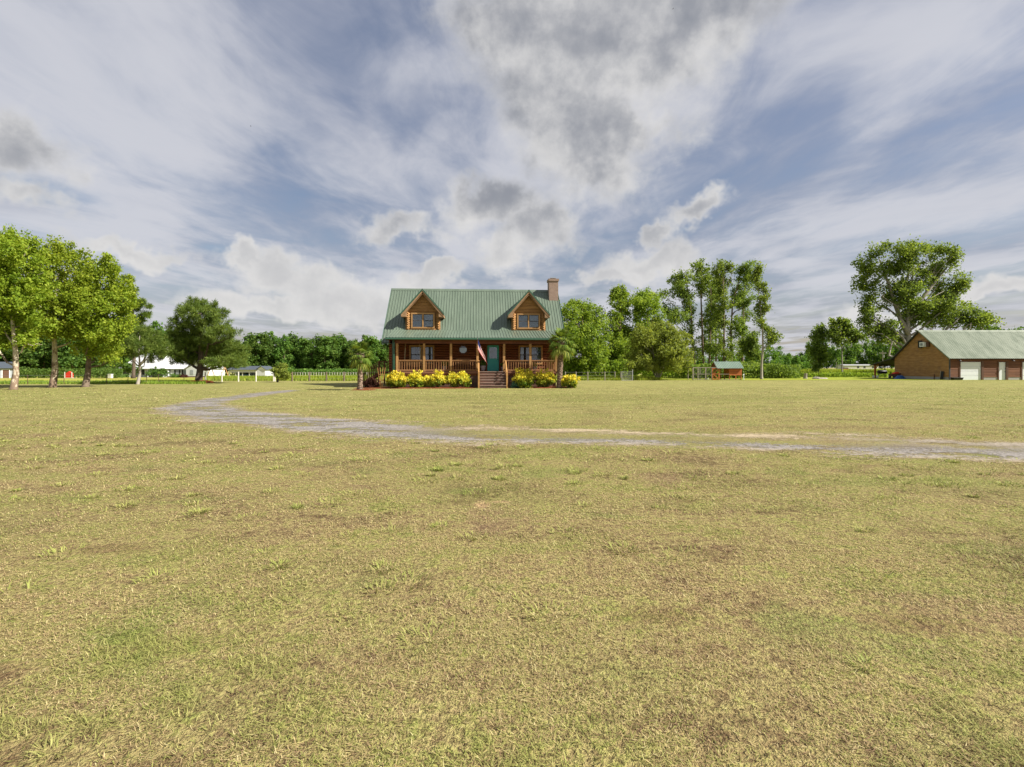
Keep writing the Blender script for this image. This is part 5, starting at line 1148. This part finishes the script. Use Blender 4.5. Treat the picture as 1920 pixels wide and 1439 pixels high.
# ------------------------------------------------------------------ chicken coop
CX, CY = PX(1300, 61.3), 61.3
coop = thing('chicken_coop', 'orange wooden chicken coop with green metal roof and open wire run', 'coop', (CX, CY, 0))
run = MB()
for x in (0, .55, 1.45, 2.2): run.box(x-.045, x+.045, -.045, .045, 0, 1.45).box(x-.045, x+.045, 1.75, 1.84, 0, 1.45)
run.box(-.05, 2.9, -.04, .04, 1.45, 1.53).box(-.05, 2.9, 1.76, 1.84, 1.45, 1.53).box(-.05, .04, .045, 1.75, 1.45, 1.53).box(0.05, 2.15, -.03, .03, .68, .74).box(0.05, 2.15, -.03, .03, .02, .1)
runo = run.build('run_frame', 'greywood', coop)
wire = MB()
for k_ in range(15): wire.bar((.07+k_*.15, 0, .1), (.07+k_*.15, 0, 1.45), .006, .006)
for k_ in range(9): wire.bar((0, .006, .15+k_*.15), (2.2, .006, .15+k_*.15), .006, .006)
wire.build('wire_mesh', 'wire', coop)
gt = MB().box(2.24, 2.36, -.06, -.0, .05, 1.42).box(3.0, 3.14, -.06, -.0, .05, 1.42).box(2.36, 3.0, -.06, 0, 1.3, 1.42).box(2.36, 3.0, -.06, 0, .05, .15).box(2.36, 3.0, -.06, 0, .69, .77).build('gate', 'coop', coop)
MB().bar((2.38, -.07, .79), (2.98, -.07, 1.28), .09, .02, (0,1,0)).bar((2.38, -.07, .67), (2.98, -.07, .17), .09, .02, (0,1,0)).build('brace', 'coop', gt)
box('rail', 'greywood', coop, 3.14, 4.3, -.04, .02, .68, .75); box('sill', 'greywood', coop, 3.14, 5.8, -.04, .02, .02, .09)
hb = box('hen_house', 'coop', coop, 4.30, 5.78, .0, 1.6, .56, 1.40)
for k_ in range(5): box('board', 'coop', hb, 4.28, 5.80, -.035, -.002, .57+k_*.165, .57+k_*.165+.155)
for x in (4.35, 5.73):
    for y in (.05, 1.5): box('leg', 'coop', hb, x-.05, x+.05, y-.04, y+.05, 0, .555)
for x in (3.2, 3.9): box('post', 'coop', coop, x-.05, x+.05, 1.45, 1.55, 0, 1.4)
cr = MB().prism([(2.75, -.22, 1.38), (2.75, .85, 2.16), (2.75, 1.9, 1.38), (2.75, 1.9, 1.42), (2.75, .85, 2.20), (2.75, -.22, 1.42)], (3.2, 0, 0)).build('roof', 'coop', coop)
CF = panel_mesh('roof_panel', .8, -.26, 1.40, .85, 2.215, 'roof_coop', 4, .03, .04); CBk = panel_mesh('roof_panel', .8, 1.94, 1.40, .85, 2.215, 'roof_coop', 4, .03, .04)
for i_ in range(4): inst('roof_panel', CF, cr, (2.75+i_*.8, 0, 0)); inst('roof_panel', CBk, cr, (2.75+i_*.8, 0, 0))
MB().prism([(2.80, 0, 1.40), (2.80, 1.7, 1.40), (2.80, .85, 2.12)], (.04, 0, 0)).build('gable', 'board_red', coop)
pv = thing('white_pipe', 'short white pipe post at the right end of the coop', 'post', (CX+5.95, CY-.15, 0)); MB().tube([(0, 0, 0), (0, 0, .66)], [.05, .05], 8).tube([(-.08, 0, .66), (.08, 0, .66)], [.055, .055], 8).build('pipe', 'white', pv)
fb = thing('feed_bucket', 'small white feed bucket on the ground inside the coop run', 'bucket', (CX+1.6, CY-.25, 0)); lathe([(.09, 0), (.11, .2), (.115, .21), (.1, .21), (.08, .03), (.001, .03)]).build('body', 'white', fb, True)

# ------------------------------------------------------------------ fences
def fence(name, label, pts, post_h, mat, wires=3, r_=.06, sq=False, wz=None):
    t = thing(name, label, 'fence', (pts[0][0], pts[0][1], float(tz(*pts[0])))); o = Vector(t.location)
    P_ = [Vector((x, y, float(tz(x, y))))-o for x, y in pts]
    for p in P_:
        if sq: MB().box(p.x-r_, p.x+r_, p.y-r_, p.y+r_, p.z-.05, p.z+post_h).box(p.x-r_*1.25, p.x+r_*1.25, p.y-r_*1.25, p.y+r_*1.25, p.z+post_h, p.z+post_h+.03).build('post', mat, t)
        else: MB().tube([p-Vector((0, 0, .05)), p+Vector((0, 0, post_h*.97)), p+Vector((0, 0, post_h))], [r_, r_*.95, r_*.7], 7).build('post', mat, t)
    for k_ in range(wires):
        z = post_h*(k_+.8)/wires; MB().tube([p+Vector((0, -.05, z)) for p in P_], [.006]*len(P_), 4, False).build('wire', 'wire', t)
    return t
fence('post_fence', 'wire fence on pale round posts in front of the shed and swing set', [(PX(p, Y), Y) for p, Y in ((385,53.6),(416,53.8),(447,54.2),(480,54.6),(513,55.0),(515.5,55.4))], 1.05, 'whitepost', 3, .07)
fence('post_fence', 'wire fence on dark wooden posts left of the house', [(PX(p, Y), Y) for p, Y in ((548,56.0),(580,56.2),(612,56.5),(645,56.6),(690,57.0),(740,57.4))], 1.02, 'bark', 3, .09)
fence('wire_fence', 'low wire fence on thin stakes running behind the sycamores', [(PX(p, Y), Y) for p, Y in ((-90,45.0),(-30,45.2),(52,45.6),(120,46.0),(200,46.3),(240,46.6),(275,47.2),(297,47.8),(345,49.5),(385,52.5))], .85, 'brown', 3, .025)
fence('post_fence', 'wire fence on grey posts right of the house', [(PX(p, Y), Y) for p, Y in ((1060,57.6),(1080,57.8),(1102,58.2),(1134,59.0),(1153,60.5),(1164,60))], 1.02, 'greywood', 3, .06)
gt = thing('chain_gate', 'grey chain link gate in the fence right of the house', 'gate', (PX(1166, 59), 59, 0)); w_ = 19/F*59
MB().tube([(0, 0, 0), (0, 0, 1.05), (w_, 0, 1.05), (w_, 0, .03), (0, 0, .03)], [.03]*5, 6).build('frame', 'chain', gt)
mb = MB()
for k_ in range(-9, 12): 
    a, b = (max(0, k_*.1), max(0, -k_*.1)), None
    x0_, z0_ = k_*.11, .05; x1_, z1_ = k_*.11+1.0, 1.05
    if x0_ < 0: z0_ -= x0_; x0_ = 0
    if x1_ > w_: z1_ -= x1_-w_; x1_ = w_
    if x1_-x0_ > .05: mb.bar((x0_, 0, z0_), (x1_, 0, z1_), .008, .008).bar((w_-x0_, .008, z0_), (w_-x1_, .008, z1_), .008, .008)
mb.build('mesh_panel', 'chain', gt); MB().tube([(w_+.06, 0, -.05), (w_+.06, 0, 1.25)], [.04, .04], 7).tube([(w_+.06, 0, 1.25), (w_+.06, 0, 1.28)], [.05, .02], 7).build('post', 'chain', gt)
pf = thing('picket_fence', 'long row of thin pale stakes across the far green field', 'fence', (PX(548, 150), 150, float(tz(PX(548, 150), 150)))); PK = MB().box(-.055, .055, -.04, .04, -.05, 1.45).add([(-.055,-.04,1.45),(.055,-.04,1.45),(.055,.04,1.45),(-.055,.04,1.45),(0,0,1.55)], [(0,1,4),(1,2,4),(2,3,4),(3,0,4)]).mesh('stake', 'whitepost')
for k_ in range(30): inst('stake', PK, pf, (k_*.78, .15*math.sin(k_), 0))
MB().bar((0, .06, 1.36), (23, .06, 1.36), .03, .05).build('rail', 'greywood', pf)

# ------------------------------------------------------------------ white neighbouring house
def gz_(x, y): return float(tz(x, y))
S = 150/F; NX, NY = PX(222, 150), 150; NZ = gz_(NX, NY)
wh = thing('white_house', 'white neighbouring farmhouse with metal roof seen through the trees', 'house', (NX, NY, NZ))
wall = MB().box(.4, 13.2, 1.8, 10, -.1, 2.7).box(.4, 4.0, .3, 1.8, -.1, 2.7).build('wall', 'farm_white', wh)
MB().add([(-.3, -.3, 2.55), (13.9, -.3, 2.55), (13.9, 10.3, 2.55), (-.3, 10.3, 2.55), (3.9, 5, 7.2), (10.2, 5, 7.2)], [(0,1,5,4), (1,2,5), (2,3,4,5), (3,0,4), (0,3,2,1)]).build('roof', 'metalroof_white', wh)
dm = MB().prism([(6.6, 1.6, 3.6), (9.4, 1.6, 3.6), (9.4, 1.6, 4.9), (8.0, 1.6, 6.3), (6.6, 1.6, 4.9)], (0, 3.2, 0)).build('dormer', 'farm_white', wh)
for s_ in (-1, 1): MB().prism([(8.0, 1.35, 6.45), (8.0+s_*1.75, 1.35, 4.75), (8.0+s_*1.75, 1.35, 4.63), (8.0, 1.35, 6.31)], (0, 3.4, 0)).build('dormer_roof', 'metalroof_white', dm)
for x in (7.3, 8.25): box('window', 'darkgrey', dm, x, x+.55, 1.56, 1.62, 4.0, 5.1)
for x in (4.1, 6.3, 8.5, 10.7, 13.0): box('porch_post', 'farm_white', wh, x-.1, x+.1, .05, .25, 0, 2.56)
box('porch_floor', 'block', wh, .3, 13.3, -.1, 1.79, -.1, .12)
for x, y in ((1.6, .27), (5.0, 1.77), (9.0, 1.77), (11.4, 1.77)):
    w_ = box('window', 'darkgrey', wh, x, x+.9, y-.02, y+.03, .8, 2.3)
    for xs_ in (x-.42, x+.92): box('shutter', 'black', w_, xs_, xs_+.40, y-.04, y-.0, .75, 2.35)
box('door', 'brown', wh, 7.1, 8.1, 1.74, 1.79, .12, 2.3)
wing = MB().box(13.6, 19.2, 2.5, 10, -.1, 2.6).box(19.2, 25.8, 1.0, 9.5, -.1, 2.6).build('wing_wall', 'farm_white', wh)
MB().prism([(13.3, 2.1, 2.5), (13.3, 6.2, 5.0), (13.3, 10.2, 2.5)], (6.2, 0, 0)).build('wing_roof', 'metalroof_white', wh)
MB().prism([(19.2, 1.0, 2.6), (25.8, 1.0, 2.6), (22.5, 1.0, 4.5)], (0, .15, 0)).build('wing_gable', 'farm_white', wh)
for s_ in (-1, 1): MB().prism([(22.5, .7, 4.82), (22.5+s_*3.7, .7, 2.66), (22.5+s_*3.7, .7, 2.52), (22.5, .7, 4.66)], (0, 9, 0)).build('wing_roof', 'metalroof_white', wh)
for x, y in ((15.2, 2.47), (17.4, 2.47), (20.4, .97)):
    w_ = box('window', 'grey', wh, x, x+.95, y-.02, y+.03, .75, 2.2)
    if y > 2: 
        for xs_ in (x-.45, x+.97): box('shutter', 'black', w_, xs_, xs_+.42, y-.04, y-.0, .7, 2.25)
box('wing_footing', 'brick', wh, 13.6, 25.9, .94, .99, -.1, .35)
low_shrub('garden_shrub', 'dark evergreen shrub before the middle of the white house', 296, 146, 17, 690, 'leaf_wood', 330, .3)
low_shrub('garden_shrub', 'low bush at the left corner of the white house', 232, 146, 9, 702, 'leaf_wood', 331, .3)
low_shrub('garden_shrub', 'low bush before the wing of the white house', 330, 146, 10, 701, 'leaf_wood', 332, .3)
low_shrub('garden_shrub', 'small bush beside the gable of the white house wing', 345, 146, 7, 703, 'leaf_red', 333, .3)
# open shed
SX = PX(428, 150); sh = thing('open_shed', 'open sided white shed with dark roof and posts in the far field', 'shed', (SX, 150, gz_(SX, 150)))
MB().box(.2, 10.8, 5.5, 5.6, 0, 2.2).box(8.2, 10.8, 0.0, 5.5, 0, 2.3).box(.2, 8.2, -.05, .05, 1.5, 2.3).build('wall', 'metalroof_white', sh)
MB().prism([(8.3, -.01, 2.3), (10.9, -.01, 2.3), (9.6, -.01, 3.2)], (0, .1, 0)).build('gable', 'white', sh)
MB().prism([(-.2, -.5, 2.25), (-.2, 2.8, 3.35), (-.2, 6.1, 2.25), (-.2, 2.8, 3.25)], (9.0, 0, 0)).prism([(8.0, -.3, 2.25), (9.6, -.3, 3.35), (11.2, -.3, 2.25), (9.6, -.3, 3.25)], (0, 6, 0)).build('roof', 'metalroof_dark', sh)
for x in (.3, 2.2, 4.2, 6.2, 8.1): box('post', 'whitepost', sh, x-.09, x+.09, -.09, .09, 0, 1.5)
def car(name, label, x, y, mat, rz=0.0, cat='car'):
    t = thing(name, label, cat, (x, y, gz_(x, y)), rz)
    MB().prism([(-2.1, -.85, .35), (2.1, -.85, .35), (2.1, -.85, .75), (1.2, -.85, .92), (-1.95, -.85, .92), (-2.1, -.85, .7)], (0, 1.7, 0)).build('body', mat, t)
    MB().prism([(-1.5, -.75, .92), (.9, -.75, .92), (.3, -.75, 1.45), (-1.1, -.75, 1.45)], (0, 1.5, 0)).build('cabin', 'darkgrey', t)
    for a in (-1.3, 1.3):
        for b in (-.86, .66): w_ = MB().tube([(a, b, .33), (a, b+.2, .33)], [.33, .33], 14).build('wheel', 'black', t); MB().tube([(a, b-.01, .33), (a, b+.21, .33)], [.17, .17], 10).build('rim', 'chain', w_)
    for b in (-.6, .6): box('headlight', 'white', t, 2.09, 2.12, b-.15, b+.15, .6, .72)
car('parked_car', 'blue car parked under the open shed', PX(457, 151.5), 152.3, 'blue')
# swing set
QX = PX(392, 98); ss = thing('swing_set', 'wooden swing set with two A frames in the green field', 'swing set', (QX, 98, gz_(QX, 98)), R(4)); L = 2.55
MB().bar((.35, 0, 2.15), (L+.35, 0, 2.15), .1, .12).build('beam', 'newwood', ss)
for x in (.35, L+.35):
    for y in (-.75, .75): MB().bar((x+(-.45 if y < 0 else .45), y, 0), (x, 0, 2.2), .1, .1).build('leg', 'newwood', ss)
for x in (1.0, 2.0):
    s_ = box('swing_seat', 'white', ss, x-.25, x+.25, -.1, .1, .5, .54)
    for a in (-.22, .22): MB().tube([(x+a, 0, .54), (x+a, 0, 2.1)], [.01, .01], 4).build('chain', 'chain', s_)
# left edge buildings
LX = PX(-42, 84); ls = thing('grey_shed', 'grey shed with dark blue roof at the left picture edge', 'shed', (LX, 84, gz_(LX, 84)), R(42))
MB().box(0, 4.2, 0, 5, -.1, 1.75).build('wall', 'grey', ls); MB().prism([(-.2, -.4, 1.65), (-.2, 2.5, 2.75), (-.2, 5.4, 1.65), (-.2, 2.5, 2.63)], (4.6, 0, 0)).build('roof', 'metalroof_dark', ls)
d = box('door', 'brown', ls, 2.9, 3.7, -.03, .02, 0, 1.4); MB().box(2.8, 3.8, -.05, -.0, 1.4, 1.5).box(2.8, 2.9, -.05, 0, 0, 1.4).box(3.7, 3.8, -.05, 0, 0, 1.4).build('door_frame', 'white', d)
RX = PX(121, 84); rc = thing('red_playhouse', 'small bright red play tent with pale frame by the grove', 'tent', (RX, 84, gz_(RX, 84)))
MB().prism([(.12, 0, .12), (1.15, 0, .12), (1.15, 0, .75), (.7, 0, 1.15), (.2, 0, .85)], (0, .35, 0)).build('canopy', 'red', rc)
for x in (.04, 1.2): MB().box(x-.04, x+.04, -.06, .02, 0, 1.05).build('post', 'whitepost', rc)
MB().box(0, 1.24, -.05, .4, .03, .1).build('base', 'whitepost', rc)
WX = PX(202, 84); wb = thing('white_box', 'small pale utility box beyond the rightmost sycamore', 'box', (WX, 84, gz_(WX, 84))); MB().box(0, .5, 0, .5, 0, .65).build('body', 'whitepost', wb); MB().box(-.03, .53, -.03, .53, .65, .7).build('lid', 'white', wb)
# ------------------------------------------------------------------ far right
def pole(label, px, Y, py, arm=True, r_=.14):
    x = PX(px, Y); z0 = gz_(x, Y); t = thing('utility_pole', label, 'pole', (x, Y, z0)); H = PZ(py, Y)-z0
    MB().tube([(0, 0, 0), (0, 0, H)], [r_, r_*.7], 8).build('shaft', 'greywood', t)
    if arm:
        MB().box(-1.2, 1.2, -.06, .06, H-.9, H-.75).build('crossarm', 'greywood', t)
        for x in (-1.05, -.5, .5, 1.05): MB().tube([(x, 0, H-.75), (x, 0, H-.58)], [.05, .03], 6).build('insulator', 'whitepost', t)
        MB().tube([(.3, 0, H-2.3), (.3, 0, H-1.4)], [.22, .22], 10).build('transformer', 'chain', t)
    else: MB().tube([(0, 0, H), (0, 0, H+.06)], [r_*.8, r_*.4], 8).build('cap', 'chain', t)
pole('utility pole standing left of the dense tree at the crop field', 1503, 240, 668, False); pole('short light pole in the crop field before the far wood', 1568, 180, 680, False, .1); pole('wooden utility pole with crossarm and transformer above the lean-to', 1655, 170, 658)
MX = PX(1583, 240); mh = thing('mobile_home', 'long low white building beyond the crop field', 'building', (MX, 240, 0)); MB().box(0, 16, 0, 5, .3, 2.5).build('wall', 'whitepost', mh); MB().prism([(-.3, -.3, 2.45), (-.3, 2.5, 3.0), (-.3, 5.3, 2.45)], (16.6, 0, 0)).build('roof', 'chain', mh)
for x in (6, 9, 13): box('window', 'darkgrey', mh, x, x+1.0, -.03, .02, 1.2, 2.1)
car('red_truck', 'red vehicle parked at the left end of the long white building', PX(1586, 225), 225, 'red', 0, 'vehicle')
st = thing('tree_stump', 'short grey tree stump at the weedy edge left of the barn', 'stump', (PX(1510, 68), 68, 0)); MB().tube([(0, 0, -.03), (0, 0, .3), (.03, 0, .72)], [.28, .22, .21], 10).build('stump', 'greywood', st); MB().tube([(.03, 0, .721), (.03, 0, .73)], [.19, .18], 10).build('cut_face', 'trim', st)
for k_, (px, Y, w_, h_, lab) in enumerate(((1531, 67, .6, .32, 'pale boulder near the stump at the weedy field edge'), (1541, 66.4, .8, .24, 'flat sandy rock right of the pale boulder'))):
    rgs = np.random.default_rng(500+k_); V = []; n = 10
    for b in range(6):
        ph = math.pi*.5*b/5
        for a in range(n): q = 1+rgs.normal()*.07; V.append((w_*math.cos(ph)*math.cos(a*.628)*q, w_*.7*math.cos(ph)*math.sin(a*.628)*q, h_*math.sin(ph)*q-.03))
    o = MB().add(V, [(b*n+a, b*n+(a+1) % n, (b+1)*n+(a+1) % n, (b+1)*n+a) for b in range(5) for a in range(n)]).build('boulder', 'stone', None, False, (PX(px, Y), Y, 0)); tag(o, lab, 'rock')
# birds
for (px, py, Y, lab, s_) in ((470, 237, 75, 'small dark bird gliding in the left half of the sky', .5), (1262, 17, 60, 'tiny dark bird near the top edge of the sky', .42)):
    b = thing('bird', lab, 'bird', (PX(px, Y), Y, PZ(py, Y)), R(20))
    MB().tube([(-.20*s_, 0, 0), (-.05*s_, 0, .02*s_), (.12*s_, 0, .02*s_), (.22*s_, 0, .03*s_)], [.01*s_, .06*s_, .05*s_, .01*s_], 6).build('body', 'black', b)
    for q in (-1, 1): MB().add([(.08*s_, 0, .03*s_), (-.06*s_, 0, .03*s_), (-.03*s_, q*.22*s_, .10*s_), (.07*s_, q*.2*s_, .10*s_), (-.10*s_, q*.45*s_, .04*s_)], [(0,1,2,3), (3,2,4)]).build('wing', 'black', b)
